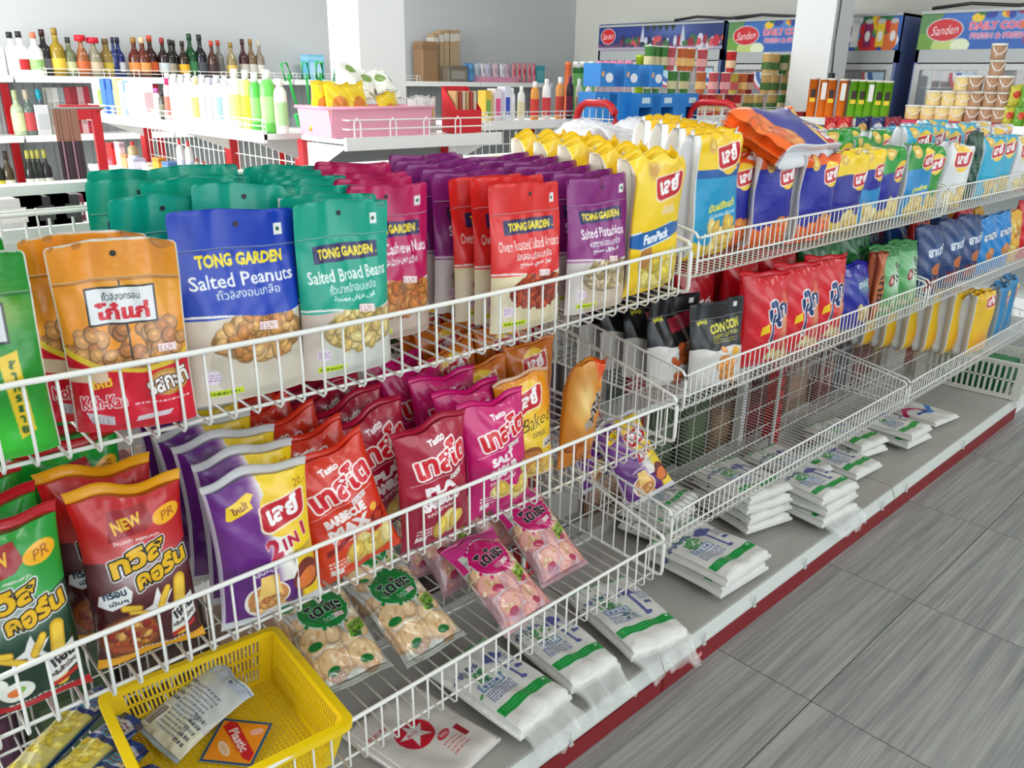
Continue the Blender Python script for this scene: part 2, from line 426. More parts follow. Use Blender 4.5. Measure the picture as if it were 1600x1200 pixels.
# --- nut pouches of the top basket
def tong(col, l1, l2, l3, nutcols, bowl, ppc, seed, bg_=(214, 200, 180), stick=True, nsz=.85, nasp=(.5, .75), wavy=True, blue=False, w=14.6, dw=None):
    U = 1.5 if blue else 0.0
    a = Art(w, 24.0, ppc, col); d_ = tuple(int(c*.86) for c in col)
    a.blend((a.Y < 9.5+U)*1.0, bg_)
    a.glow(w*.2, 3, 5, 6, (235, 228, 215), .7)
    top = 9.6+U+.5*np.sin(a.X/w*5+1) if wavy else 9.4+0*a.X
    a.put(a.Y > top, col); a.put((a.Y > top-.28) & (a.Y <= top), (235, 232, 225))
    a.put((a.Y > 19.0+U*.4) & (a.Y < 19.22+U*.4), (190, 190, 188))
    # bowl heaped with nuts
    a.ell(w*.58, 3.6+U, w*.44, 5.2, bowl)
    a.ell(w*.58, 6.6+U, w*.42, 2.9, tuple(int(c*.7) for c in nutcols[0]))
    def pt(g):
        t = g.uniform(0, 6.28); r = math.sqrt(g.uniform(0, 1)); x = w*.58+w*.37*r*math.cos(t); y = 6.6+U+3.0*r*math.sin(t)
        return x, y
    a.bits(pt, 85, nsz, nutcols, seed, nasp)
    m_ = (((a.X-w*.58)/(w*.44))**2+((a.Y-3.6-U)/5.2)**2 <= 1) & (a.Y < 5.4+U-2.2*np.sqrt(np.clip(1-((a.X-w*.58)/(w*.42))**2, 0, 1)))
    a.put(m_, bowl)
    a.put((a.Y > top), col)
    # lettering
    if not blue: a.rect(w*.16, 16.0, w*.86, 18.3, (38, 36, 92))
    a.text('TONG GARDEN', w*.51, 17.15+U*.5, 1.35 if not blue else 1.6, (250, 226, 40), width=w*.6 if not blue else w*.7, bold=.045)
    a.ell(w*.845, 16.75+U*.5, .12, .12, (250, 226, 40))
    a.text(l1, w*.51, 14.3+U*.8, 1.7, (245, 245, 240), width=min(w*.86, dw or w*.86), bold=.012 if len(l1) < 20 else .0)
    a.text(l2, w*.53, 12.5+U*.9, 1.2, (225, 235, 230), width=w*.52, bold=.0)
    a.text(l3, w*.53, 11.1, .95, (225, 235, 230), width=w*.45, bold=0.0) if l3 else None
    a.rect(w*.80, 20.6, w*.88, 22.1, (240, 240, 235)); a.ell(w*.84, 21.35, .28, .28, (30, 90, 60))
    a.rect(w*.10, 1.2, w*.38, 2.0, (206, 226, 40)); a.lines_text(w*.12, 1.3, w*.36, 1.9, 1, (90, 120, 20), seed=seed)
    a.ell(w*.16, 3.7, .9, .9, (236, 224, 236)); a.lines_text(w*.11, 3.2, w*.21, 4.2, 3, (180, 150, 190), seed=seed+1)
    parts, S = bag_parts(a, 'pouch', .045, MATTE, seed, back=d_, scw=1.1 if w == 14.8 else 1)
    return parts, ([sticker_mesh(S, .64, .39, .17, .045, price_art(), -4)] if stick else [])
PEA = [(214, 164, 96), (202, 146, 80), (224, 180, 118), (196, 132, 70)]
@kind('nut_pouch', 'nut pouch')
def peanut(): return tong((22, 62, 178), 'Salted Peanuts', 'ถั่วลิสงอบเกลือ', None, PEA, (208, 200, 182), 10, 3, blue=True, w=16.4, nsz=1.1)
@kind('nut_pouch', 'nut pouch')
def broad(): return tong((0, 160, 132), 'Salted Broad Beans', 'ถั่วปากอ้าอบเกลือ', 'ﺔﺤﻠﻤﻣ ﺾﻳﺮﻋ ﻝﻮﻓ', [(226, 196, 124), (214, 184, 110), (234, 210, 146)], (206, 208, 198), 9, 5, bg_=(196, 178, 168), nsz=1.05)
@kind('nut_pouch', 'nut pouch')
def cashew(): return tong((190, 28, 92), 'Baked Cashew Nuts', 'เม็ดมะม่วงหิมพานต์อบ', None, [(206, 130, 66), (190, 110, 54), (216, 150, 84)], (196, 176, 160), 6, 6, bg_=(190, 160, 140), nsz=1.1)
@kind('nut_pouch', 'nut pouch')
def almond(): return tong((222, 40, 36), 'Oven Roasted Salted Almonds', 'อัลมอนด์อบเกลือ', 'ﺢﻠﻤﻣ ﻱﻮﺳ ﺯﻮﻟ', [(176, 66, 36), (158, 52, 30), (194, 84, 46)], (216, 204, 168), 8, 8, bg_=(222, 208, 158), nasp=(.4, .55), w=14.8)
@kind('nut_pouch', 'nut pouch')
def pistachio(): return tong((134, 32, 118), 'Salted Pistachios', 'พิสตาชิโออบเกลือ', 'ﺢﻠﻤﻣ ﻖﺘﺴﻓ', [(206, 186, 150), (190, 168, 130), (170, 150, 96), (216, 200, 170)], (204, 186, 164), 7, 9, bg_=(196, 190, 188), w=14.8, dw=10.5)
def kk(top, low, mid, side, ppc, seed):
    w = 15.6; a = Art(w, 23.6, ppc, top)
    a.blend((a.Y > 14)*(.55*np.exp(-((a.X-10)/5)**2-((a.Y-17)/2.2)**2)), (236, 186, 50))
    a.put((a.Y > 18.6) & (a.Y < 18.75), tuple(int(c*.8) for c in top))
    if low is not None:
        a.bits(lambda g: (g.uniform(.6, w-.6), g.uniform(8, 13.5-abs(g.normal(0, .8)))), 70, 1.05, [(196, 140, 84), (206, 152, 92), (182, 120, 70)], seed, (.8, 1.0), .7)
        lim = 8.2+.04*(a.X-9)**2
        a.put(a.Y < lim, (238, 204, 60)); a.put(a.Y < lim-.5-.06*np.abs(a.X-8), low)
        a.put((a.Y < 8.6-.02*(a.X-1)**2) & (a.X < 5) & (a.Y > 6.8), (232, 200, 170))
        a.ell(w*.80, 5.9, 2.6, 1.7, (196, 142, 60)); a.ell(w*.80, 5.9, 2.1, 1.3, (214, 170, 90))
        a.text('รสกะทิ', w*.79, 6.0, 2.3, (246, 240, 235), width=5.4, bold=.03, rot=12, out=(70, 30, 20), outw=.16)
        a.text('ใหม่', w*.26, 6.6, 1.1, (250, 214, 40), width=2.6, bold=.04, rot=8)
        a.text('Koh-Kae', w*.26, 4.2, 1.7, (224, 34, 60), width=5.6, bold=.03, rot=2, out=[((245, 240, 240), .15)], outw=.15)
        a.lines_text(w*.5, 3.3, w*.96, 3.8, 1, (246, 200, 205), seed=4)
        a.poly([(1.6, 3.0), (5.0, 2.2), (5.0, 1.0), (2.2, 1.6)], (210, 206, 212)); a.lines_text(2.2, 1.3, 4.8, 2.4, 4, (150, 130, 140))
        a.poly([(7.6, 1.2), (12, 1.6), (12.6, 2.3), (8.0, 1.9)], (214, 204, 210))
    else:
        a.glow(8, 2, 9, 4, (60, 205, 50), .9)
        a.poly([(10.6, 12.2), (12.8, 12.8), (13.2, 3.2), (11.4, 2.4)], (236, 200, 40))
        for k, t in enumerate('สาหร่าย'): a.text(t, 12.0, 11.3-k*1.3, .9, (30, 90, 40), bold=.04) if t.strip() else None
        a.bits(lambda g: (g.uniform(.6, 9), g.uniform(5.0, 11.5)), 30, 1.0, [(120, 170, 70), (150, 190, 90), (90, 150, 60)], seed, (.8, 1), .7)
        a.poly([(1.2, 1.9), (6.5, 2.6), (7.0, 3.3), (1.4, 2.6)], (200, 210, 200))
    # white placard with the brand lettering
    a.rect(w*.235, 13.6, w*.785, 18.0, (30, 34, 40)); a.rect(w*.25, 13.85, w*.77, 17.75, (226, 230, 230))
    a.text('ถั่วลิสงกรอบ', w*.51, 16.9, .95, (70, 75, 75), width=4.6, bold=.005)
    a.text('โก๋แก่', w*.51, 15.2, 2.0, (208, 24, 40), width=6.6, bold=.05)
    a.line([(w*.51, 18.0), (w*.51, 18.5)], .25, (30, 34, 40)); a.line([(w*.53, 13.6), (w*.54, 8.5)], .22, (40, 44, 50))
    a.put((a.X < .25) | (a.X > w-.25) | (a.Y > 23.3), (222, 222, 214))
    parts, S = bag_parts(a, 'pouch', .045, FOIL, seed, back=tuple(int(c*.8) for c in top), sc=.935, scw=.86)
    return parts, ([sticker_mesh(S, .83, .44, .15, .042, price_art(), -2)] if low is not None else [])
@kind('nut_pouch', 'nut pouch')
def kk_orange(): return kk((236, 150, 40), (214, 18, 46), None, None, 11, 12)
@kind('nut_pouch', 'nut pouch')
def kk_green(): return kk((30, 140, 40), None, None, None, 8, 13)

# --- big family chip bags
def lay_logo(a, x, y, s, th='เลย์', sun=(248, 205, 60)):
    a.ell(x, y, s*.62, s*.62, sun)
    a.glow(x, y-.1*s, s*.5, s*.5, (240, 150, 40), .0)
    pts = []
    for k in range(32):
        t = 2*math.pi*k/32; cx_ = math.copysign(abs(math.cos(t))**.35, math.cos(t)); pts.append((x+s*.60*cx_, y+s*(.33*math.copysign(abs(math.sin(t))**.35, math.sin(t)))+.09*s*cx_+.04*s*math.cos(t*2)))
    a.poly([(px+(px-x)*.08, py+(py-y)*.14) for px, py in pts], (248, 232, 200)); a.poly(pts, (196, 26, 40))
    return a.text(th, x, y+.02*s, s*.50, (250, 248, 245), width=s*.88, bold=.05, rot=9)
def family(c1, c2, split, ppc, seed, c3=None, split3=0, band=None, name='มันฝรั่งแท้', w=19, h=29, lx=.62, ly=.80, chips=True, ls=7.0, label2=None, sc=.82):
    a = Art(w, h, ppc, c1)
    if c2 is not None: a.put(a.Y < split+.8*np.sin(a.X/w*3), c2)
    if c3 is not None: a.put(a.Y < split3+.06*(a.X-w*.5)**2*.5, c3)
    if band: a.put((a.Y > split) & (a.Y < split+1.9) | ((a.Y > split+1) & (a.Y < split+2.6) & (a.X > w*.45)), band); a.text(label2 or 'Family Pack', w*.66, split+1.6, 1.2, (245, 248, 252), width=6, bold=.02, rot=3)
    if chips: a.bits(lambda g: (g.uniform(w*.3, w*.95), g.uniform(2, 7.5)), 12, 2.6, [(238, 208, 110), (226, 186, 84), (244, 220, 140)] if c1[1] > 110 or c1[0] < 200 else [(240, 120, 50), (226, 100, 40), (236, 150, 80)], seed, (.6, .8), .85)
    a.ell(w*.30, h*.88, 2.0, 2.0, (226, 190, 80)); a.ell(w*.30, h*.88, 1.6, 1.3, (214, 160, 80)); a.ell(w*.30, h*.88, 1.2, .9, (240, 214, 120))
    lay_logo(a, w*lx, h*ly, ls)
    if name: a.text(name, w*.56, h*.42, 1.9, (240, 226, 60), width=w*.5, bold=.04, rot=6); a.text('กลิ่นซอสมะเขือเทศ', w*.58, h*.35, 1.1, (225, 240, 250), width=w*.5, bold=.0, rot=5)
    a.put((a.X < w*.085) | (a.X > w*.915), (226, 228, 230))
    return bag_parts(a, 'gusset', .066, FOIL, seed, seal=.035, back=c1, sc=sc)[0], []
@kind('chip_bag', 'chip bag')
def fam_cyan(): return family((246, 206, 22), (22, 150, 196), 18.4, 7, 21, band=(14, 88, 160), c3=(236, 200, 40), split3=3, sc=.96)
@kind('chip_bag', 'chip bag')
def fam_yellow():
    w = 17; a = Art(w, 28, 6, (246, 206, 22)); a.glow(6, 24, 5, 6, (250, 230, 120), .5)
    a.bits(lambda g: (g.uniform(4, 15), g.uniform(2, 8)), 14, 2.4, [(226, 202, 80), (206, 180, 60), (240, 224, 130)], 5, (.6, .8), .85)
    a.ell(5.2, 8.2, 1.8, 2.4, (190, 130, 60)); a.poly([(8, 16), (13, 16), (10.5, 21.5)], (244, 214, 150))
    a.ell(w*.34, 24.3, 2.0, 2.0, (226, 190, 80)); a.ell(w*.34, 24.3, 1.5, 1.2, (214, 160, 80))
    lay_logo(a, w*.60, 21.4, 6.4)
    a.poly([(0, 12.6), (3, 13.4), (3, 12.8), (12.4, 14.4), (12.6, 13.6), (17, 14.3), (17, 12.2), (12.6, 11.6), (12.4, 11.0), (3, 9.6), (3, 10.6), (0, 10.2)], (225, 238, 246))
    a.poly([(0, 12.3), (3.3, 13.1), (12.2, 14.1), (17, 13.9), (17, 12.5), (12.2, 11.3), (3.3, 9.9), (0, 10.5)], (16, 96, 168))
    a.text('FamPack', 7.6, 12.0, 2.0, (245, 248, 252), width=7.6, bold=.05, rot=6)
    a.put((a.X < w*.06) | (a.X > w*.94), (232, 222, 200))
    return bag_parts(a, 'gusset', .06, FOIL, 22, seal=.035, back=(246, 206, 22))[0], []
@kind('chip_bag', 'chip bag')
def fam_orange(): return family((240, 96, 22), (34, 40, 150), 22.5, 6, 23, c3=(236, 104, 34), split3=5.0, name=None, w=18, h=27, lx=.72, ly=.76, ls=6)
@kind('chip_bag', 'chip bag', parts=False)
def fam_yb(): return family((244, 208, 30), (34, 36, 140), 18.5, 4, 24, c3=(226, 200, 60), split3=4, name=None, w=18, h=27, lx=.75, ly=.66, ls=6)
@kind('chip_bag', 'chip bag', parts=False)
def fam_ybc(): return family((244, 208, 30), (40, 40, 150), 19, 4, 25, c3=(40, 140, 200), split3=13, name=None, w=16, h=27, lx=.72, ly=.72, ls=6)
@kind('chip_bag', 'chip bag', parts=False)
def fam_gb(): return family((30, 150, 40), (34, 40, 150), 17, 4, 26, name=None, w=16, h=27, lx=.72, ly=.66, ls=6)
@kind('chip_bag', 'chip bag', parts=False)
def fam_gc(): return family((24, 140, 40), (40, 140, 200), 17.5, 4, 27, name='สาหร่าย', w=18, h=27, lx=.66, ly=.78, ls=6)
@kind('chip_bag', 'chip bag', parts=False)
def fam_green(): return family((24, 146, 44), None, 0, 4, 28, name=None, w=16, h=26, lx=.6, ly=.72, ls=6)
@kind('chip_bag', 'chip bag', parts=False)
def fam_white(): return family((222, 224, 222), None, 0, 4, 29, name=None, w=16, h=26, lx=.5, ly=.74, ls=8)
@kind('chip_bag', 'chip bag', parts=False)
def fam_sky(): return family((42, 170, 204), None, 0, 4, 30, name=None, w=19, h=27, lx=.6, ly=.76, ls=7)
@kind('chip_bag', 'chip bag', parts=False)
def thin_dark():
    a = Art(9, 24, 4, (12, 56, 36)); a.rect(2, 19, 7, 22, (30, 80, 50)); a.lines_text(2, 8, 7, 16, 6, (40, 100, 70))
    return bag_parts(a, 'pillow', .05, FOIL, 31)[0], []
# --- crisp bags of the middle basket
def twist(c_top, c_low, seal, ppc, seed, food):
    w, h = 15, 26.5; a = Art(w, h, ppc, c_low); a.put(a.Y > 16.2+.4*np.sin(a.X*.9), c_top)
    a.glow(w*.42, 17.8, 5, 2.2, (235, 235, 225), .35); a.glow(w*.5, 14, 6, 2.6, (235, 235, 235), .7)
    a.poly([(3.6, 19.2), (4.4, 23.0), (9.4, 24.0), (10.3, 21.0), (9.0, 19.9)], tuple(int(c*.8) for c in (196, 20, 28))); a.text('NEW', 6.6, 21.4, 1.7, (238, 190, 40), width=4.2, bold=.04, rot=17, shear=.1)
    a.ell(12.2, 21.3, 2.1, 1.35, (246, 178, 24), 12); a.text('PR', 12.3, 21.3, 1.3, (150, 70, 20), bold=-.005, rot=14, shear=.25)
    a.text('ใหม่กว่า กรอบกว่า', 7.5, 19.0, .5, (235, 220, 215), width=6.5, bold=.01)
    yb = (238, 186, 28)
    for t, x, y, wd in (('ทวิส', 7.2, 16.4, 8.2), ('คอร์น', 10.3, 13.9, 8.0)):
        a.text(t, x, y, 2.9, yb, width=wd, bold=.05, rot=13, shear=.12, out=[((240, 240, 235), .42), ((24, 20, 18), .26)])
    a.poly([(1.2, 11.6), (4.8, 13.0), (5.6, 11.9), (5.2, 10.2), (2.6, 9.4), (.9, 10.2)], (238, 240, 238))
    a.text('กรอบ', 3.2, 11.8, 1.0, (34, 60, 80), width=3.2, bold=.04, rot=12); a.text('เน้นๆ', 3.6, 10.5, .8, (34, 60, 80), width=2.6, bold=.03, rot=10)
    a.poly([(8.1, 9.0), (9.2, 11.2), (9.6, 9.4), (11.4, 10.2), (10.2, 8.5), (11.2, 7.4), (9.3, 7.9), (8.4, 6.8), (8.2, 8.0), (6.6, 8.4)], (240, 240, 238))
    for p, q in (((5.2, 8.6), (7.8, 7.4)), ((9.2, 8.2), (10.6, 10.6)), ((4.2, 9.4), (6.2, 9.0))):
        a.line([p, q], 1.05, (206, 150, 30)); a.line([p, q], .75, (246, 204, 60))
    if food == 'stew':
        a.ell(4.6, 4.6, 4.2, 3.6, (120, 60, 26)); a.ell(4.6, 4.9, 3.7, 3.0, (168, 84, 40))
        a.bits(lambda g: (4.6+g.normal(0, 1.6), 4.9+g.normal(0, 1.2)), 26, .7, [(204, 130, 60), (176, 70, 34), (226, 170, 90), (150, 40, 28)], seed, (.6, .9), .7)
    else:
        for x, y in ((3.2, 5.0), (6.2, 3.6)):
            a.ell(x, y-.5, 2.2, 1.5, (20, 34, 22)); a.ell(x, y, 2.2, 1.4, (236, 238, 226)); a.ell(x-.2, y, 1.0, .6, (230, 120, 50)); a.ell(x+.6, y+.2, .5, .4, (130, 190, 70))
    a.line([(11.6, 3), (11.9, 6.5), (12.6, 11.0)], 1.9, (226, 176, 40)); a.line([(11.7, 3), (12.0, 6.5), (12.6, 10.8)], 1.3, (246, 206, 70))
    a.poly([(10.3, 3.0), (14.4, 4.6), (14.2, 8.4), (10.6, 6.9)], (240, 240, 236))
    a.text('หอม', 12.5, 6.5, 1.5, (30, 26, 24), width=3.3, bold=.05, rot=18); a.text('กลิ่นข้าวโพด', 12.3, 4.9, .8, (60, 40, 30), width=3.6, bold=.03, rot=18)
    a.poly([(10.4, 2.2), (14, 3.4), (14, 4.1), (10.3, 2.9)], (196, 40, 34)); a.lines_text(5, .8, 13, 2.0, 2, (210, 200, 190), seed=2)
    return bag_parts(a, 'pillow', .062, FOIL, seed, seal=.055, seal_col=seal, zigzag=False, back=c_low, sc=.93)[0], []
@kind('corn_snack_bag', 'snack bag')
def twist_red(): return twist((190, 24, 26), (74, 20, 24), (232, 164, 24), 10, 41, 'stew')
@kind('corn_snack_bag', 'snack bag')
def twist_green(): return twist((24, 148, 44), (12, 50, 30), (190, 24, 36), 9, 42, 'roll')
@kind('chip_bag', 'chip bag')
def two_in_one():
    w, h = 16, 24; a = Art(w, h, 10, (92, 28, 116)); a.glow(4, 16, 4, 7, (140, 60, 160), .5)
    a.blend(smooth(-1.4, 1.0, (a.X-8.2-(a.Y-12)*-.12))*(a.Y > 6), (240, 236, 226)); a.blend(smooth(-.4, .8, a.X-(11.4-(a.Y-12)*.08+.02*(a.Y-14)**2*(a.Y > 14))), (244, 208, 28))
    a.put((a.Y > 19.2) & (a.X > 8.6-(a.Y-19)*.3), (244, 208, 28))
    a.poly([(2.0, 18.0), (2.4, 20.0), (5.8, 21.0), (6.7, 20.6), (5.9, 19.8), (6.2, 19.0), (2.6, 17.8)], (246, 206, 30)); a.text('ใหม่!', 4.2, 19.4, 1.1, (120, 60, 20), width=2.4, bold=.03, rot=14)
    a.ell(10.6, 16.6, 3.4, 3.4, (250, 214, 90)); a.ell(10.6, 15.4, 2.5, 2.0, (240, 150, 40))
    lay_logo(a, 10.8, 17.2, 6.3)
    a.text('20.-', 14.2, 20.8, 1.3, (170, 90, 20), width=2.2, bold=.0, rot=8)
    for t, x, y, hh in (('2', 8.4, 11.7, 3.3), ('I', 10.3, 11.8, 2.0), ('N', 11.9, 12.2, 2.0), ('1', 14.0, 13.2, 2.4)):
        a.text(t, x, y, hh, (186, 24, 60), bold=.05, rot=12, out=(240, 225, 235), outw=.12)
    a.text('กลิ่นหมูย่าง', 7.0, 8.6, .95, (240, 236, 240), width=5.2, bold=.01, rot=11); a.text('มันฝรั่งทอดกรอบ', 13, 10.2, .7, (150, 140, 90), width=4.6, bold=0, rot=10)
    a.ell(6.6, 3.8, 3.6, 2.9, (240, 232, 220)); a.ell(6.7, 3.9, 3.2, 2.5, (206, 140, 80))
    a.bits(lambda g: (6.7+g.normal(0, 1.2), 3.4+g.normal(0, .9)), 18, .8, [(220, 156, 90), (196, 120, 64), (234, 184, 124)], 3, (.6, .9), .75)
    a.poly([(5.2, 4.2), (5.6, 7.8), (8.4, 7.8), (8.8, 4.4)], (240, 200, 110))
    a.ell(13.4, 5.4, 2.6, 2.7, (120, 40, 30)); a.ell(13.3, 4.7, 2.2, 1.6, (226, 120, 50), 20)
    a.poly([(9.8, .9), (10.2, 3.2), (16, 5.0), (16, .9)], (244, 208, 28)) if False else None
    a.put(a.X < .5, (200, 190, 205))
    return bag_parts(a, 'pillow', .055, FOIL, 43, seal=.05, seal_col=(206, 206, 204), back=(92, 28, 116), sc=.92, scw=.98)[0], []
def tasto(col, l1, l2, l3, col2, ppc, seed, stick=True, extra=None):
    w, h = 15.2, 25; a = Art(w, h, ppc, col)
    a.blend(smooth(13, 5, a.Y)*.8, col2)
    a.text('Tasto', 7.4, 21.7, 1.5, (246, 240, 238), width=3.6, bold=.05, rot=7)
    a.text('เทสโต', 8.3, 18.0, 5.2, (214, 22, 40), width=11.6, bold=.045, rot=10, out=[((250, 240, 236), .34)])
    a.line([(1.6, 13.6), (13.6, 15.2)], .12, (240, 200, 200))
    a.text(l1, 7.2, 12.2, 2.0, (246, 240, 238), width=l3[0], bold=.07, rot=7); a.text(l2, 7.4, 9.6, 2.5, (246, 240, 238), width=l3[1], bold=.08, rot=7)
    a.text(l3[2], 7, 7.6, .9, (246, 225, 215), width=6.4, bold=.02, rot=7)
    a.bits(lambda g: (g.uniform(6, 13.4), g.uniform(2.8, 5.8)), 9, 2.1, [(240, 214, 110), (228, 192, 84), (246, 226, 150)], seed, (.55, .75), .85)
    if extra: extra(a)
    a.lines_text(2, 2.4, 5.4, 4.6, 3, (245, 225, 220), seed=seed); a.rect(2, 1.6, 4.2, 2.6, (235, 225, 222))
    parts, S = bag_parts(a, 'pillow', .055, FOIL, seed, seal=.04, back=col, sc=.845, scw=1.0)
    return parts, ([sticker_mesh(S, .68, .575, .2, .045, price_art((230, 228, 224)), 8)] if stick else [])
def tom(a):
    for x, y, r in ((12.6, 8.8, 1.5), (13.6, 10.4, .9), (11.6, 7.4, 1.0)): a.ell(x, y, r, r, (150, 24, 20)); a.ell(x+.2, y+.3, r*.6, r*.6, (206, 60, 30))
    a.ell(12.4, 11.2, .8, .7, (240, 180, 50))
    a.poly([(2.2, 5.6), (8.8, 8.2), (9, 9.0), (2.2, 6.8)], (150, 20, 24))
@kind('crisp_bag', 'crisp bag')
def barbecue(): return tasto((214, 52, 26), 'BARBECUE', 'MAX', (7.6, 7.8, 'กลิ่นบาร์บีคิวแม็กซ์'), (226, 70, 24), 9, 51, extra=tom)
@kind('crisp_bag', 'crisp bag')
def pla(): return tasto((168, 20, 52), 'PLA', 'SAMROD', (6.4, 8.6, 'รสปลาสามรส'), (150, 18, 56), 9, 52)
@kind('crisp_bag', 'crisp bag')
def sour():
    return tasto((206, 22, 112), 'SALT', '&SOUR', (6.2, 7.6, 'รสเค็มเปรี้ยว'), (196, 20, 110), 9, 53, extra=lambda a: (a.ell(13.2, 8.2, 1.5, 1.3, (150, 190, 70)), a.ell(13.2, 8.2, 1.1, .95, (206, 220, 120))))
@kind('chip_bag', 'chip bag')
def baked():
    w, h = 15, 25; a = Art(w, h, 8, (236, 150, 28)); a.blend(smooth(18, 13, a.Y), (244, 206, 60)); a.glow(2, 14, 4, 6, (250, 226, 120), .6)
    lay_logo(a, 7.2, 19.4, 6.4); a.text('Baked', 9.2, 14.4, 3.0, (40, 34, 26), width=8.8, bold=-.012, rot=8, shear=.3)
    a.text('อบกรอบ', 9.2, 11.2, 1.2, (80, 70, 50), width=4.2, bold=.0); a.rect(10.2, 7.4, 14.0, 9.6, (240, 238, 230)); a.text('50%', 12.1, 8.2, 1.0, (40, 36, 30), width=2.8, bold=.03); a.lines_text(10.6, 8.9, 13.6, 9.4, 1, (120, 110, 100))
    a.ell(6.6, 6.4, 3.2, 2.4, (150, 90, 40)); a.ell(6.6, 5.6, 3.2, 2.2, (206, 130, 60)); a.bits(lambda g: (g.uniform(6, 12), g.uniform(2.2, 4.4)), 9, 1.5, [(236, 196, 100), (226, 180, 84)], 5, (.6, .8), .8)
    return bag_parts(a, 'pillow', .05, FOIL, 54, seal=.03, seal_col=(226, 190, 160), back=(206, 104, 20), zigzag=False, sc=.85, scw=1.0)[0], []
@kind('chip_bag', 'chip bag')
def baked_back():
    a = Art(15, 25, 6, (206, 112, 24)); lay_logo(a, 7.6, 20, 6.0); a.glow(7, 8, 7, 6, (236, 170, 50), .8)
    return bag_parts(a, 'pillow', .05, FOIL, 55, seal=.03, back=(206, 104, 20), zigzag=False, sc=.85, scw=1.0)[0], []
@kind('snack_bag', 'snack bag')
def golden():
    w, h = 12.5, 26; a = Art(w, h, 8, (206, 122, 30)); a.glow(4, 17, 3.4, 7, (246, 214, 140), .95); a.glow(4, 22, 4, 3, (190, 130, 60), .5)
    a.put((a.Y > 21) & (a.X > 8.2-(a.Y-21)*.3), (226, 84, 30))
    a.poly([(4.0, 11), (4.8, 9.4), (10.4, 16), (10.2, 18.4), (8.0, 17.6)], (176, 162, 150)); a.text('ขาไก่', 7.4, 14.4, 3.0, (36, 30, 28), width=6.6, bold=.03, rot=48)
    a.ell(9.8, 20.4, 1.2, 1.2, (236, 150, 60)); a.bits(lambda g: (g.uniform(2, 11), g.uniform(1.5, 7)), 14, 1.6, [(196, 108, 30), (220, 140, 50), (170, 84, 24)], 6, (.3, .5), .75)
    return bag_parts(a, 'pillow', .06, FOIL, 56, seal=.03, back=(206, 122, 30), flop=.12, sc=.87)[0], []
# --- middle basket of the second and third bay
def concon(ink, ppc, seed):
    w, h = 17, 24; a = Art(w, h, ppc, (24, 24, 26)); low = 11+.5*np.sin(a.X*.7)
    a.put(a.Y < low, (214, 212, 206)); a.text('MaJ', 3.6, 18.4, 1.6, (196, 190, 50), width=3.0, bold=.05, rot=12, out=(60, 70, 20), outw=.2)
    if ink == 'y':
        a.text('CON CON', 10.4, 16.6, 2.6, (226, 216, 30), width=9.6, bold=.04, rot=6, shear=.1); a.text('CRISPY CHICKEN', 10.2, 14.4, .9, (196, 186, 40), width=8.4, bold=.02, rot=6); a.lines_text(6, 12.4, 13, 13.6, 2, (150, 140, 50))
    else: a.poly([(6.4, 14.2), (15.4, 15.4), (15.6, 19.4), (6.4, 18)], (150, 20, 44)); a.text('CON CON', 11, 16.8, 2.0, (110, 14, 34), width=8, bold=.03, rot=7)
    c = (226, 150, 70) if ink == 'y' else (196, 96, 50)
    a.bits(lambda g: (9.5+g.normal(0, 1.8), 5.5+g.normal(0, 2.2)), 16, 1.5, [c, tuple(int(x*.9) for x in c)], seed, (.6, .9), .8)
    a.ell(12.6, 9.6, 1.6, 1.2, (236, 180, 60)); a.rect(13.4, 21.2, 14.6, 22.6, (225, 225, 220))
    return bag_parts(a, 'pouch', .06, MATTE, seed, back=(24, 24, 26), sc=.83, scw=.98)[0], []
@kind('chip_pouch', 'snack pouch')
def con_yellow(): return concon('y', 7, 61)
@kind('chip_pouch', 'snack pouch')
def con_red(): return concon('r', 6, 62)
@kind('biscuit_bag', 'biscuit bag')
def lookbrown():
    a = Art(17, 23, 5, (184, 120, 50)); a.put(a.Y > 17-.2*a.X, (176, 24, 34)); a.text('เลิศ', 9, 14, 3, (245, 230, 225), width=8, bold=.04, rot=10, out=(150, 20, 30), outw=.3); a.ell(11, 9, 3, 1.6, (110, 50, 130))
    return bag_parts(a, 'pillow', .06, FOIL, 63, back=(184, 120, 50))[0], []
@kind('corn_snack_bag', 'snack bag')
def fun_red():
    w, h = 19, 27; a = Art(w, h, 6, (206, 18, 34)); a.glow(5, 12, 5, 8, (226, 40, 50), .5); a.glow(14.5, 12, 3, 7, (226, 190, 130), .8)
    a.poly([(9.4, 4.6), (12.4, 20.4), (15, 21.4), (18.2, 17), (17.4, 11.6)], (196, 150, 90)) if False else None
    a.text('ปุ๊ก', 12, 15.6, 8.4, (26, 54, 110), width=8.2, bold=.035, rot=14, shear=-.06, out=[((240, 238, 235), .42)])
    a.line([(9.6, 15), (9.2, 5.6)], 1.2, (240, 238, 235)); a.line([(9.7, 15), (9.3, 6.2)], .75, (26, 54, 110))
    a.ell(14.2, 19.2, 1.2, 1.6, (226, 100, 60)); a.poly([(5.6, 9.2), (8.6, 10.2), (8.0, 11.6), (8.4, 12.8), (5.6, 11.8)], (246, 206, 30))
    a.bits(lambda g: (g.uniform(9, 18), g.uniform(1, 5)), 14, 1.4, [(236, 210, 150), (220, 186, 120)], 4, (.7, 1), .85)
    return bag_parts(a, 'pillow', .075, FOIL, 64, back=(196, 16, 32), sc=.87, scw=.98)[0], []
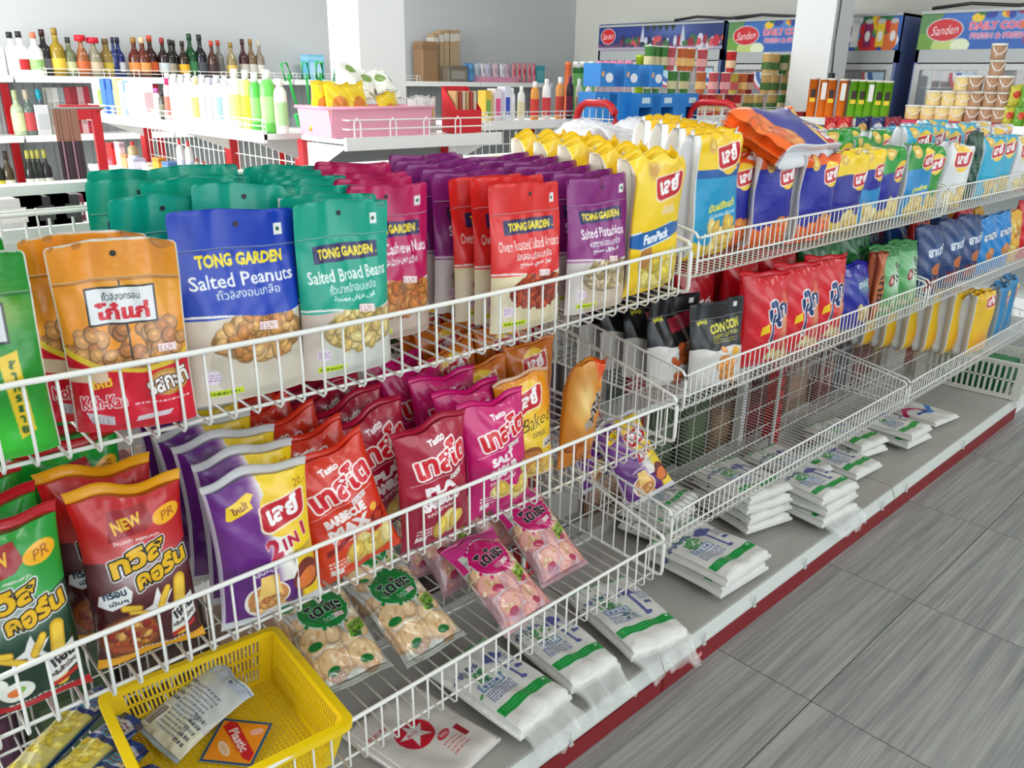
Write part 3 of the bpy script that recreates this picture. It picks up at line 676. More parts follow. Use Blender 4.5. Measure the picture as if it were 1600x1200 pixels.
@kind('potato_snack_bag', 'snack bag')
def blue_mid():
    a = Art(18, 22, 5, (30, 36, 150)); a.glow(12, 14, 5, 3, (110, 160, 150), .9); a.text('เทมปุระ', 12, 15, 3.2, (196, 220, 214), width=9, bold=.03, rot=10); a.bits(lambda g: (g.uniform(8, 17), g.uniform(2, 8)), 14, 1.6, [(226, 196, 130), (206, 170, 100)], 5, (.6, .9), .8)
    return bag_parts(a, 'pillow', .07, FOIL, 65, back=(30, 36, 150), sc=.86, scw=1)[0], []
@kind('seaweed_snack_bag', 'snack bag')
def green_mid():
    a = Art(17, 25, 5, (66, 150, 74)); a.glow(10, 13, 5, 7, (226, 236, 220), .95); a.put(a.Y > 21, (30, 120, 44)); a.text('โนริ', 10.5, 15.4, 5, (34, 38, 34), width=7, bold=.02, rot=64); a.ell(6.6, 12.8, 1.3, 2.0, (150, 30, 40)); a.ell(6.6, 12.8, .7, 1.2, (220, 190, 180)); a.bits(lambda g: (g.uniform(2, 16), g.uniform(1.5, 5)), 12, 1.6, [(190, 190, 140), (120, 160, 80)], 6, (.6, .9), .8)
    return bag_parts(a, 'pillow', .07, FOIL, 66, back=(50, 130, 60), sc=.86, scw=.95)[0], []
@kind('seaweed_snack_bag', 'snack bag', parts=False)
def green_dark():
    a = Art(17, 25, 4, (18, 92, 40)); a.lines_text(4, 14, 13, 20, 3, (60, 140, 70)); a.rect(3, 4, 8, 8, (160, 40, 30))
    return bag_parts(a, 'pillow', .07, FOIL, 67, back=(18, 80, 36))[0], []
@kind('stick_snack_box', 'snack box', parts=False)
def brown_stick():
    a = Art(6, 22, 4, (176, 84, 40)); a.rect(1, 3, 5, 19, (196, 110, 60)); a.text('ขนม', 3, 11, 2.6, (60, 24, 16), width=10, bold=.03, rot=90)
    return bag_parts(a, 'gusset', .04, FOIL, 68, back=(150, 60, 30))[0], []
@kind('navy_snack_bag', 'snack bag', parts=False)
def navy():
    a = Art(16, 25, 4, (22, 52, 104)); a.glow(9, 16, 5, 4, (60, 110, 160), .6); a.text('ฮานามิ', 8.6, 16, 3, (226, 232, 236), width=10, bold=.04, rot=8); a.ell(9, 10, 3, 2, (196, 110, 60)); a.rect(3, 3, 13, 7, (130, 24, 40))
    return bag_parts(a, 'pillow', .07, FOIL, 69, back=(22, 52, 104))[0], []
@kind('blue_snack_bag', 'snack bag', parts=False)
def skyblue():
    a = Art(16, 23, 4, (24, 130, 200)); a.text('ฮานามิ', 8.6, 15, 3, (236, 240, 240), width=10, bold=.04, rot=8, out=(20, 60, 120), outw=.3); a.ell(9, 8, 3.4, 2.4, (206, 130, 70)); a.put(a.X < 1.2, (214, 216, 214))
    return bag_parts(a, 'pillow', .06, FOIL, 70, back=(24, 130, 200))[0], []
@kind('yellow_snack_bag', 'snack bag', parts=False)
def yellow_stick():
    a = Art(12, 22, 4, (226, 170, 34)); a.bits(lambda g: (g.uniform(2, 10), g.uniform(3, 18)), 12, 1.8, [(240, 206, 110), (190, 120, 40)], 7, (.4, .6), .8)
    return bag_parts(a, 'pillow', .05, FOIL, 71, back=(200, 150, 40))[0], []
@kind('chip_bag', 'chip bag')
def lay_low():
    a = Art(18, 26, 5, (236, 190, 20)); a.glow(9, 6, 6, 4, (240, 150, 40), .8); lay_logo(a, 12.4, 21.4, 5.4); a.put((a.X < 1.7) | (a.X > 16.4), (214, 212, 208))
    return bag_parts(a, 'gusset', .075, FOIL, 72, seal=.03, back=(226, 180, 20))[0], []
@kind('chip_bag', 'chip bag', parts=False)
def lay_low_blue():
    a = Art(18, 26, 4, (20, 130, 186)); lay_logo(a, 12, 19, 5.4); a.put((a.X < 1.4) | (a.X > 16.6), (190, 200, 204))
    return bag_parts(a, 'gusset', .075, FOIL, 73, seal=.03, back=(20, 130, 186))[0], []
# --- clear cracker packs of the low basket
def dozo(ink, ppc, seed, tag_):
    w, h = 15.6, 22; a = Art(w, h, ppc, (196, 200, 190), alpha=150)
    a.bits(lambda g: (g.uniform(1.4, w-1.4), g.uniform(1.2, h-1.6)), 60, 2.2, [(228, 196, 150), (236, 214, 180), (222, 180, 136), (206, 214, 196)], seed, (.6, .95), .82)
    a.im[..., 3] = np.where((a.X > 1) & (a.X < w-1) & (a.Y > 1) & (a.Y < h-1), 255, 150)
    if tag_ == 'p':
        a.put((a.Y > 15) & (np.sin(a.X*2.2) > .2), (206, 40, 120)); a.put((a.Y > 18.6), (214, 60, 140)); a.blend((a.Y < 12)*.45, (226, 120, 150))
    g = np.random.default_rng(seed)
    # wrapped crackers behind the film
    for x, y, q in ((4.3, 4.6, 10), (10.6, 4.2, -8), (12.6, 9.6, 14), (3.0, 10.2, -12)):
        a.ell(x, y, 2.7, 2.5, (206, 170, 120) if tag_ != 'p' else (216, 140, 130), q); a.ell(x, y+.1, 2.4, 2.2, (232, 200, 150) if tag_ != 'p' else (236, 178, 160), q)
        for k in range(7): a.ell(x+g.normal(0, 1.1), y+g.normal(0, .9), .5, .34, (244, 222, 180) if k % 2 else (214, 170, 120), g.uniform(0, 180))
        a.ell(x+g.uniform(-1, 1), y-1.5, 1.4, .8, tuple(int(c*.9) for c in ink) if tag_ != 'p' else (190, 50, 90), q)
        a.line([(x-2.9, y+2.7), (x+2.9, y+2.9)], .12, (232, 234, 228)); a.line([(x-2.9, y-2.6), (x-2.8, y+2.7)], .1, (226, 228, 222))  # pale highlight lines on the wrappers, painted into the colour
    a.ell(7.8, 15.4, 5.7, 4.7, (206, 216, 206)); a.ell(7.8, 15.4, 5.4, 4.4, ink)
    for k in range(26):
        t = 2*math.pi*k/26; rr = g.uniform(.9, 1.2); a.ell(7.8+5.1*rr*math.cos(t), 15.2+4.1*rr*math.sin(t), *(2*[g.uniform(.18, .55)]), ink)
    a.text('โดโซะ', 8.0, 15.8, 3.2, (26, 40, 34), width=8.0, bold=.045, rot=6, out=(200, 226, 206) if tag_ != 'p' else (236, 200, 214), outw=.12)
    a.text('DOZO', 8.3, 12.9, .95, (220, 240, 225), width=3.4, bold=.0, rot=6)
    a.poly([(10.0, 7.4), (14.4, 9.4), (14.8, 12.0), (10.6, 10.4)], (150, 190, 40) if tag_ == 'p' else (110, 176, 50)); a.text('รสสวีท', 12.3, 10.2, 1.0, (40, 80, 20), width=3.4, bold=.04, rot=20, out=(226, 236, 120), outw=.1); a.text('ชิลลี่', 12.2, 8.9, .9, (40, 80, 20), width=2.6, bold=.04, rot=20)
    a.lines_text(3.2, 1.0, 6.2, 3.2, 5, (150, 120, 150), seed=2)
    parts, S = bag_parts(a, 'pillow', .055, CLEAR, seed, seal=.04, back=(206, 204, 190))
    return parts, [sticker_mesh(S, .66, .60, .16, .045, price_art(), 10)]
@kind('cracker_pack', 'cracker pack')
def dozo_green(): return dozo((18, 132, 56), 9, 81, 'g')
@kind('cracker_pack', 'cracker pack')
def dozo_pink(): return dozo((206, 24, 110), 9, 82, 'p')
@kind('grey_sachet', 'sachet')
def sachet():
    w, h = 11, 17; a = Art(w, h, 8, (196, 200, 196)); a.put(a.Y > 14.4, (178, 190, 200)); a.put(a.Y < 6, (214, 214, 190)); a.rect(.6, 1.6, 2.6, 6.2, (240, 240, 236))
    for k in range(16): a.rect(.7+k*.115, 1.9, .7+k*.115+(.05 if k % 3 else .08), 5.9, (50, 50, 50))
    a.lines_text(3.0, 2.4, 8.6, 12.2, 12, (120, 128, 134), seed=3); a.lines_text(.6, 7.2, 2.8, 12.6, 4, (80, 90, 110), seed=4)
    a.lines_text(7.6, 2, 10, 8, 5, (90, 95, 100), seed=9); a.ell(w*.62, 15.6, .35, .35, (90, 100, 110))
    return bag_parts(a, 'pillow', .028, FOIL, 83, seal=.045, seal_col=(176, 190, 202), zigzag=False, back=(190, 194, 190))[0], []
@kind('wrapped_snack_stick', 'snack stick')
def stick():
    w, h = 7, 27; a = Art(w, h, 6, (214, 204, 120), alpha=225); a.bits(lambda g: (g.uniform(1, 6), g.uniform(3, 20)), 60, .9, [(226, 206, 90), (236, 220, 120), (206, 186, 60)], 8, (.6, .9), .8)
    a.put(a.Y > 20.5, (30, 60, 130)); a.rect(.8, 21.5, 6.2, 25.4, (196, 200, 210)); a.ell(3.5, 22.8, 2, 1.2, (60, 150, 200)); a.put(a.Y < 3, (24, 70, 140)); a.rect(1.4, 9, 5.6, 11, (214, 206, 150)); a.put((a.X < .4) | (a.X > 6.6), (20, 60, 110)); a.lines_text(1.2, 21.8, 5.8, 25, 4, (120, 60, 60))
    return bag_parts(a, 'pillow', .04, CLEAR, 84, back=(216, 206, 150))[0], []

# ------------------------------------------------------------------ the room
def tile_mat():
    M = bpy.data.materials.new('grey_wood_grain_tile'); M.use_nodes = True; nt = M.node_tree; b = nt.nodes['Principled BSDF']; L = nt.links.new
    tc = nt.nodes.new('ShaderNodeTexCoord'); mp = nt.nodes.new('ShaderNodeMapping'); mp.inputs['Scale'].default_value = (.7, 15, 1)
    oi = nt.nodes.new('ShaderNodeObjectInfo'); cx = nt.nodes.new('ShaderNodeCombineXYZ')
    n1 = nt.nodes.new('ShaderNodeTexNoise'); n1.inputs['Scale'].default_value = 2.2; n1.inputs['Detail'].default_value = 7; n1.inputs['Roughness'].default_value = .62; n1.inputs['Distortion'].default_value = .15
    L(oi.outputs['Random'], cx.inputs[0]); sc = nt.nodes.new('ShaderNodeVectorMath'); sc.operation = 'SCALE'; sc.inputs[3].default_value = 40
    L(cx.outputs[0], sc.inputs[0]); ad = nt.nodes.new('ShaderNodeVectorMath'); ad.operation = 'ADD'
    L(tc.outputs['Object'], mp.inputs['Vector']); L(mp.outputs[0], ad.inputs[0]); L(sc.outputs[0], ad.inputs[1]); L(ad.outputs[0], n1.inputs['Vector'])
    cr = nt.nodes.new('ShaderNodeValToRGB'); e = cr.color_ramp.elements
    e[0].position = .34; e[0].color = lin((116, 118, 116))+(1,); e[1].position = .66; e[1].color = lin((172, 172, 167))+(1,)
    k = e.new(.5); k.color = lin((146, 147, 143))+(1,)
    mp2 = nt.nodes.new('ShaderNodeMapping'); mp2.inputs['Scale'].default_value = (1.1, 60, 1); n2 = nt.nodes.new('ShaderNodeTexNoise'); n2.inputs['Scale'].default_value = 2.0; n2.inputs['Detail'].default_value = 5
    ad2 = nt.nodes.new('ShaderNodeVectorMath'); ad2.operation = 'ADD'; L(tc.outputs['Object'], mp2.inputs['Vector']); L(mp2.outputs[0], ad2.inputs[0]); L(sc.outputs[0], ad2.inputs[1]); L(ad2.outputs[0], n2.inputs['Vector'])
    mxv = nt.nodes.new('ShaderNodeMath'); mxv.operation = 'MULTIPLY_ADD'; mxv.inputs[1].default_value = .45; mul = nt.nodes.new('ShaderNodeMath'); mul.operation = 'MULTIPLY'; mul.inputs[1].default_value = .55
    L(n1.outputs[0], mul.inputs[0]); L(n2.outputs[0], mxv.inputs[0]); L(mul.outputs[0], mxv.inputs[2])
    L(mxv.outputs[0], cr.inputs[0]); L(cr.outputs[0], b.inputs['Base Color']); b.inputs['Roughness'].default_value = .42
    bp = nt.nodes.new('ShaderNodeBump'); bp.inputs['Strength'].default_value = .12; bp.inputs['Distance'].default_value = .004
    L(n1.outputs[0], bp.inputs['Height']); L(bp.outputs[0], b.inputs['Normal']); return M
TILE = tile_mat()
GROUT = mat('tile_grout', (96, 96, 92), .8)
floor = struct(MB().box((2.4, 2.2, -.056), (11.6, 10.8, .10)).build('floor', GROUT))
TS = .611
tm = MB().box((0, 0, 0), (TS-.003, TS-.003, .006)).mesh('tile'); tm.materials.append(TILE)
for i in range(-5, 11):
    for j in range(-4, 1):
        ob('tile', tm, None, floor, (1.64+TS*(i+.5), .645+TS*(j+.5)-.0, -.003))
tm2 = MB().box((0, 0, 0), (TS*4-.003, TS*4-.003, .006)).mesh('tile'); tm2.materials.append(TILE)
for i in range(4):
    for j in range(3): ob('tile', tm2, None, floor, (1.64+TS*(-5+2)+TS*4*i, .645+TS*(1+2)+TS*4*j, -.003))
GREYW = mat('grey_wall_paint', (200, 204, 205), .8, vary=.02, bscale=2)
CREAMW = mat('cream_wall_paint', (214, 214, 204), .8)
XF, YB = 7.95, 7.3
struct(MB().box((2.4, YB+.05, 1.5), (11.4, .1, 3)).build('wall_back', GREYW))
struct(MB().box((XF+.05, 2.2, 1.5), (.1, 10.4, 3)).build('wall_right', CREAMW))
struct(MB().box((2.4, 2.2, 3.03), (11.6, 10.8, .06)).build('ceiling', mat('ceiling_paint', (236, 236, 232), .85)))
struct(MB().box((-3.25, 2.2, .2), (.1, 10.4, .4)).box((-3.25, 7.0, 1.5), (.1, .6, 3)).box((-3.25, 2.2, 2.85), (.1, 10.4, .3)).build('wall_left', CREAMW))
for nme, c, dx in (('column_shopfront', (2.525, 3.735), (.27, .27)), ('column_aisle', (4.42, 2.62), (.27, .27))):
    pass
P1 = at(563, 100, 1, 3.6)
struct(MB().box((P1[0]+.135, 3.6+.135, 1.5), (.27, .27, 3)).build('column_1', mat('white_column_paint', (236, 238, 236), .7)))
P2 = at(1300, 60, 0, 6.56)
struct(MB().box((P2[0]+.15, P2[1]+.165, 1.5), (.30, .33, 3)).build('column_2', _mats['white_column_paint']))
# window frames of the shopfront
wf = thing('window_1', None, None); wf['kind'] = 'structure'
for y in (-2.6, -.4, 1.8, 4.0, 6.2):
    MB().box((-3.22, y, 1.55), (.06, .06, 2.3)).build('window_frame', WHITE2, wf)

# ------------------------------------------------------------------ the long snack gondola
XB = [.075, 1.395, 2.712, 4.02]        # bay joints
YK, YC = .908, 1.40                    # kick plate plane, upright plane
DECKZ = .105
DECK = mat('deck_enamel', (170, 167, 160), .3, coat=.1)
LIP = mat('deck_lip_enamel', (206, 210, 202), .35)
gon = thing('shelving_gondola', 'long white wire basket gondola with red kick plate beside the aisle', 'shelving', (XB[0], YK, 0))
def gpart(mb, name, M):
    o = mb.build(name, M, gon); o.location = (-XB[0], -YK, 0); return o
for i in range(3):
    x0, x1 = XB[i]+.002, XB[i+1]-.002
    z0 = (-.006 if i == 0 else 0)
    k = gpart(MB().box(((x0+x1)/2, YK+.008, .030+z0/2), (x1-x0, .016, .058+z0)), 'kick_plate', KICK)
    mb = MB().box(((x0+x1)/2, (YK+YC)/2-.002, DECKZ-.006), (x1-x0, YC-YK-.03, .012))
    lp = MB().add([(x0, YK-.002, .060), (x1, YK-.002, .060), (x1, YK-.002, .066), (x0, YK-.002, .066), (x0, YK+.018, DECKZ), (x1, YK+.018, DECKZ)], [(0, 1, 2, 3), (3, 2, 5, 4)])
    lp.box(((x0+x1)/2, YK+.021, .083), (x1-x0, .006, .042)); gpart(lp, 'front_lip', LIP)
    mb.box(((x0+x1)/2, YC-.012, .08), (x1-x0, .01, .12))
    gpart(mb, 'deck_panel', DECK)
    gpart(MB().box(((x0+x1)/2, YC-.02, 1.239), (x1-x0, .04, .014)).box(((x0+x1)/2, YC-.02, 1.205), (x1-x0, .010, .008)), 'top_rail', WHITE)
    mb = MB()
    for x in np.arange(x0+.09, x1-.05, .085): mb.tube([(x, YC-.012, .13), (x, YC-.012, 1.21)], .0016, 4)
    for z in np.arange(.2, 1.2, .17): mb.tube([(x0, YC-.009, z), (x1, YC-.009, z)], .002, 4)
    p_ = gpart(mb, 'back_grid', WHITE); p_['kind'] = 'stuff'
for i, x in enumerate(XB):
    up = MB().box((x, YC-.004, .62), (.036, .05, 1.24))
    u = gpart(up, 'upright', RED)
    mb = MB()
    for z in np.arange(.14, 1.2, .05): mb.box((x-.006, YC-.0295, z), (.004, .002, .022)); mb.box((x+.006, YC-.0295, z), (.004, .002, .022))
    s_ = mb.build('slot_row', colour((60, 8, 12)), u); s_['kind'] = 'stuff'
    gpart(MB().box((x-.024, YC-.026, .62), (.010, .008, 1.2)), 'slot_cover', WHITE)
# acrylic label clips on the deck lip
for px, py in ((892, 1150), (1178, 944), (1260, 868), (1383, 768), (1510, 674), (1100, 1000), (1420, 745)):
    p = at(px, py, 1, YK-.004)
    gpart(MB().box((p[0], YK-.005, .078), (.004, .006, .034)).box((p[0], YK-.007, .062), (.012, .004, .004)), 'label_clip', mat('clear_acrylic', (230, 234, 232), .1, alpha=.55))
gpart(MB().box((at(1091, 1028, 1, YK)[0], YK-.001, .03), (.022, .002, .012)), 'paper_label', colour((214, 150, 150)))

# ------------------------------------------------------------------ wire baskets
YF, YR = .932, 1.362
def wire_basket(name_words, x0, x1, z0, near, sag=0.0):
    pitch = .0326 if near else .0216; r = .0021 if near else .0014; hf = .104 if near else .092
    slope = .235 if near else .165; tilt = .045; D = YR-YF; rr = .0042 if near else .0030
    zb = hf+slope*D
    t = thing('wire_basket', name_words, 'wire basket', (x0, YF, z0))
    W = x1-x0; zs = lambda x: -sag*max(0, 1-((x-W*.52)/(W*.5))**2)
    N = 14
    pa = [(0, .003, hf)]+[(W*k/N, 0, hf-.006+zs(W*k/N)) for k in range(1, N)]+[(W, .003, hf)]
    pa[0] = (.004, 0, hf-.010); pa[-1] = (W-.004, 0, hf-.010)
    MB().tube(pa, rr*.9, 8).build('front_rail', WHITE, t, True)
    if not near: MB().tube([(0, -.001, hf*.38), (W, -.001, hf*.38)], rr*.75, 6).build('lower_rail', WHITE, t, True)
    MB().tube([(0, D, zb), (W, D, zb)], rr*.8, 6).build('back_rail', WHITE, t, True)
    for k, fy in enumerate((.06, .5, .93) if near else (.04, .42, .72, .96)):
        y = D*fy; MB().tube([(.004, y, tilt*y-.0035), (W*.5, y, tilt*y-.0035+zs(W*.5)), (W-.004, y, tilt*y-.0035)], rr*.65, 6).build('base_rod', WHITE, t, True)
    c = .022
    for x, s in ((0, 1), (W, -1)):
        side = MB().tube([(x, D, -.0+tilt*D), (x, .10, tilt*.1), (x, .012, 0), (x, .002, .004), (x, 0, .014), (x, 0, hf-c), (x, .003, hf-c*.4), (x, c*.45, hf-.001), (x, c*1.4, hf+.004), (x, D, zb), (x, D, tilt*D)], rr, 8)
        so = side.build('side_frame', WHITE, t, True)
        mb = MB()
        n = int(D/(pitch*1.05))
        for k in range(1, n):
            y = D*k/n; mb.tube([(x+s*.004, y, tilt*y), (x+s*.004, y, hf+slope*y)], r, 5)
        mb.tube([(x+s*.004, 0, hf*.5+.0), (x+s*.004, D, hf*.5+tilt*D+.03)], r, 5) if not near else None
        o = mb.build('side_wires', WHITE, so); o['kind'] = 'stuff'
    wm = MB().tube([(0, .002, hf-.004), (0, .001, .006), (0, .006, 0), (0, D-.006, tilt*D), (0, D, tilt*D+.006), (0, D, zb)], r, 5).mesh('wire', True); wm.materials.append(WHITE)
    n = int(round(W/pitch))
    for k in range(1, n): ob('wire', wm, None, t, (W*k/n, 0, zs(W*k/n)))
    return t
NEAR, MIDB, FAR = 'near bay', 'middle bay', 'far bay'
BZ = {('top', 0): 1.0, ('mid', 0): .667, ('low', 0): .328, ('top', 1): 1.027, ('mid', 1): .732, ('low', 1): .395, ('top', 2): 1.030, ('mid', 2): .735, ('low', 2): .398}
BL = {('top', 0): 'widely spaced wire basket holding nut pouches, sagging in the middle', ('mid', 0): 'widely spaced wire basket full of crisp bags below the nut pouches',
      ('low', 0): 'widely spaced wire basket holding the yellow plastic basket and cracker packs', ('top', 1): 'close wired white basket holding orange and blue family chip bags',
      ('mid', 1): 'close wired white basket holding black snack pouches and red bags', ('low', 1): 'nearly empty close wired basket above the white carrier bag bundles',
      ('top', 2): 'far close wired top basket with sky blue chip bags', ('mid', 2): 'far close wired basket holding navy blue snack bags', ('low', 2): 'far close wired basket holding a row of yellow chip bags'}
for (lv, b), z in BZ.items():
    wire_basket(BL[(lv, b)], XB[b]+.012, XB[b+1]-.012, z, b == 0, .014 if (lv, b) == ('top', 0) else 0)

# ------------------------------------------------------------------ goods in the baskets
rnd = random.Random(11)
def base_z(lv, b, y): return BZ[(lv, b)]+.045*(y-YF)+.003
def stand(k, lv, b, x, y, label, yaw=0, roll=0, lean=0, group=None, dz=0.0):
    return k.put((x, y, base_z(lv, b, y)+dz), (R(-lean), R(roll), R(yaw)), label, group)
def row(k, lv, b, x, y, n, dy, what, dx=0.0, yaw=0, lean=0, start=1, jit=.006, group=None, roll=0, jz=.006, where=''):
    """bags standing one behind the other; start=1: the first of them is the front one"""
    for i in range(n):
        q = i+start-1
        lab = ('front %s' % what if q == 0 else '%s %s behind the front one' % (NTH[q], what))+where
        j = 0 if q == 0 else 1
        stand(k, lv, b, x+dx*i+j*rnd.uniform(-jit, jit), y+dy*i, lab, yaw+j*rnd.uniform(-5, 5), roll+j*rnd.uniform(-2, 2), lean, group, j*rnd.uniform(0, jz))
# top basket, near bay: nut pouches
row(kk_green, 'top', 0, .150, .975, 2, .055, 'green nut pouch with white placard', yaw=-10, where=' at left end')
row(kk_orange, 'top', 0, .304, .968, 2, .05, 'orange and red nut pouch with white placard', yaw=-19, dx=-.012)
stand(peanut, 'top', 0, .452, .972, 'blue salted peanut pouch with yellow brand lettering', 0, 1, 2)
row(broad, 'top', 0, .602, .968, 5, .05, 'teal broad bean pouch', dx=.016, where=' next to the blue pouch')
for i, (x, y, yw) in enumerate(((.50, 1.045, -4), (.405, 1.085, 6), (.48, 1.135, -8), (.52, 1.19, 5), (.43, 1.235, -5), (.55, 1.28, 3), (.455, 1.325, 2))):
    stand(broad, 'top', 0, x, y, 'teal pouch behind the blue peanut pouch, %s towards the back rail' % NTH[i], yw, rnd.uniform(-3, 3), rnd.uniform(-4, 4), 'teal pouches behind the blue peanut pouch', rnd.uniform(0, .02))
row(broad, 'top', 0, .69, 1.23, 2, .06, 'teal pouch near the back rail beside magenta pouches', dx=.0, start=2)
row(cashew, 'top', 0, .742, 1.055, 5, .056, 'magenta cashew pouch', dx=.018)
row(almond, 'top', 0, .955, .968, 3, .042, 'red almond pouch', dx=.0, where=' with almonds in a bowl')
row(pistachio, 'top', 0, .945, 1.10, 5, .05, 'purple pouch behind the red almond pouches', dx=.012, start=2, where=' counting back')
row(pistachio, 'top', 0, 1.135, .968, 7, .046, 'purple pistachio pouch right of the red almond pouches', dx=.004)
row(fam_yellow, 'top', 0, 1.295, .985, 5, .078, 'yellow family chip bag with blue ribbon', dx=.004, yaw=4, lean=-2, where='')
# top basket, middle bay
row(fam_cyan, 'top', 1, 1.575, 1.035, 4, .085, 'yellow and cyan family chip bag', dx=.05, yaw=2)
for i, (x, y) in enumerate(((1.935, .985), (1.79, 1.02), (1.67, 1.06))):
    stand(fam_orange, 'top', 1, x, y, 'standing orange and navy chip bag, %s under the lying bag' % ['rightmost of three', 'middle of three', 'leftmost of three'][i], -7, 0, -2)
for i, (k, x, y, yw, lab) in enumerate(((fam_yb, 2.105, .99, -8, 'yellow and navy chip bag beside the orange ones'), (fam_ybc, 2.25, 1.0, -4, 'yellow, navy and cyan chip bag in the top basket'),
        (fam_gb, 2.385, 1.0, -4, 'green and navy chip bag in the top basket'), (fam_gc, 2.535, .985, -6, 'green and cyan chip bag near the joint of two baskets'), (fam_green, 2.65, .995, -10, 'green chip bag touching the basket joint'))):
    stand(k, 'top', 1, x, y, lab, yw, 0, -2)
for i in range(8):
    stand([fam_green, fam_gb, fam_green, fam_gc][i % 4], 'top', 1, 2.22+.135*(i % 4)+.04*(i//4), 1.13+.11*(i//4)+.01*(i % 2), 'green chip bag, %s from the left in the %s row behind the navy ones' % (NTH[i % 4], ['second', 'third'][i//4]), rnd.uniform(-14, 6), 0, rnd.uniform(-3, 5), 'green chip bags at the back of the top basket', rnd.uniform(.01, .03))
for i, (x, y) in enumerate(((1.86, 1.18), (2.02, 1.26), (2.08, 1.12))):
    stand(fam_yb, 'top', 1, x, y, 'yellow and navy chip bag %s behind the standing orange bags' % ['left', 'far', 'right'][i], rnd.uniform(-15, 0), 0, 0)
o = fam_orange.put((1.70, 1.02, 1.285), (R(-91), R(26), R(-87)), 'orange and blue chip bag lying across the standing ones'); o.scale = (1.2, 1.2, 1.4)
fam_cyan.put((1.93, 1.13, 1.30), (R(-93), R(14), R(-80)), 'yellow and cyan chip bag lying behind the lying orange one')
# top basket, far bay
stand(fam_white, 'top', 2, 2.83, .985, 'white chip bag with tilted red logo in the far top basket', -14, 8)
stand(thin_dark, 'top', 2, 2.99, .975, 'slim dark green bag between the white and sky blue bags', -10)
stand(fam_sky, 'top', 2, 3.16, .985, 'sky blue chip bag with red logo', -8)
stand(fam_sky, 'top', 2, 3.335, 1.0, 'sky blue chip bag right of the other sky blue bag', -6)
stand(fam_white, 'top', 2, 3.50, .99, 'white chip bag right of the sky blue bags', -6)
stand(fam_orange, 'top', 2, 3.67, .99, 'orange and blue chip bag at far right of the top basket', -6)
for i in range(14):
    y = 1.12+.11*(i//7); k = fam_sky if (i % 7) < 4 else fam_white
    stand(k, 'top', 2, 2.84+.15*(i % 7)+.03*(i//7), y, '%s chip bag, %s from the left in the %s row, far top basket' % ('sky blue' if k is fam_sky else 'white', NTH[i % 7], ['second', 'third'][i//7]), rnd.uniform(-14, 8), 0, rnd.uniform(-4, 4), 'chip bags at the back of the far top basket', rnd.uniform(.01, .03))
# middle basket, near bay: crisps
row(twist_green, 'mid', 0, .135, .985, 4, .062, 'green corn snack bag', dx=-.004, yaw=-8, lean=6, where=' at left end of the crisp basket')
row(twist_red, 'mid', 0, .283, .985, 2, .066, 'red and brown corn snack bag', dx=-.014, yaw=-8, lean=5)
row(twist_green, 'mid', 0, .262, 1.14, 3, .062, 'green bag after the red brown ones', dx=.01, lean=6, start=2)
row(two_in_one, 'mid', 0, .446, .957, 6, .06, 'purple and yellow chip bag', dx=.004, yaw=-4, lean=6)
row(barbecue, 'mid', 0, .608, .975, 5, .062, 'orange red barbecue crisp bag', dx=-.006, yaw=-6, lean=8, roll=-13)
row(pla, 'mid', 0, .748, .957, 1, .06, 'dark red crisp bag', yaw=0, lean=5)
row(pla, 'mid', 0, .722, 1.045, 5, .062, 'dark red crisp bag', dx=-.002, lean=7, roll=-9, start=2)
row(sour, 'mid', 0, .902, .967, 5, .064, 'magenta crisp bag', dx=-.006, yaw=-2, lean=6, roll=-2)
stand(baked, 'mid', 0, 1.012, 1.01, 'orange and yellow bag reading Baked, 50% label', 0, 0, 6)
for i, (x, y, rl) in enumerate(((.985, 1.10, -2), (1.115, 1.115, 6), (.99, 1.17, -8), (1.11, 1.19, 4), (1.0, 1.24, 2), (1.12, 1.26, -3), (1.01, 1.31, 2))):
    stand(baked_back, 'mid', 0, x, y, 'orange chip bag %s in the heap behind the Baked bag' % NTH[i], rnd.uniform(-6, 6), rl, 6, None, .01*i)
stand(golden, 'mid', 0, 1.135, 1.0, 'golden brown snack bag bent over at the top', 4, 4, -2)
# middle basket, middle and far bay
stand(con_yellow, 'mid', 1, 1.60, .985, 'black and white pouch with yellow lettering', -12, 0, 3)
row(con_red, 'mid', 1, 1.535, 1.055, 4, .066, 'black pouch with dark red panel', dx=-.004, lean=4, yaw=-10, start=2, where='')
row(lookbrown, 'mid', 1, 1.70, 1.12, 4, .065, 'brown and red biscuit bag behind the black pouches', dx=.01, lean=2, start=2, where=' counting back')
stand(fun_red, 'mid', 1, 1.815, .99, 'bright red snack bag with blue letters, left one', -12, 0, 4)
stand(fun_red, 'mid', 1, 1.975, .985, 'bright red snack bag with blue letters, middle one', -12, 0, 6)
stand(fun_red, 'mid', 1, 2.125, .99, 'bright red snack bag with blue letters, right one next to the blue bag', -10, 0, 4)
row(fun_red, 'mid', 1, 1.86, 1.09, 3, .08, 'red snack bag behind the left bright red one', lean=3, start=2, where=' counting back')
row(fun_red, 'mid', 1, 2.06, 1.10, 3, .08, 'red snack bag behind the middle bright red one', lean=3, start=2, where=' counting back')
stand(blue_mid, 'mid', 1, 2.30, .985, 'blue snack bag right of the bright red bags', -8, 4, 10)
stand(brown_stick, 'mid', 1, 2.425, .985, 'slim brown snack bag between the blue and green ones', 4)
stand(green_mid, 'mid', 1, 2.52, .985, 'pale green snack bag with black lettering, left one', -8, 0, 8)
stand(green_mid, 'mid', 1, 2.655, .985, 'pale green snack bag with black lettering, right one', -8, 0, 8)
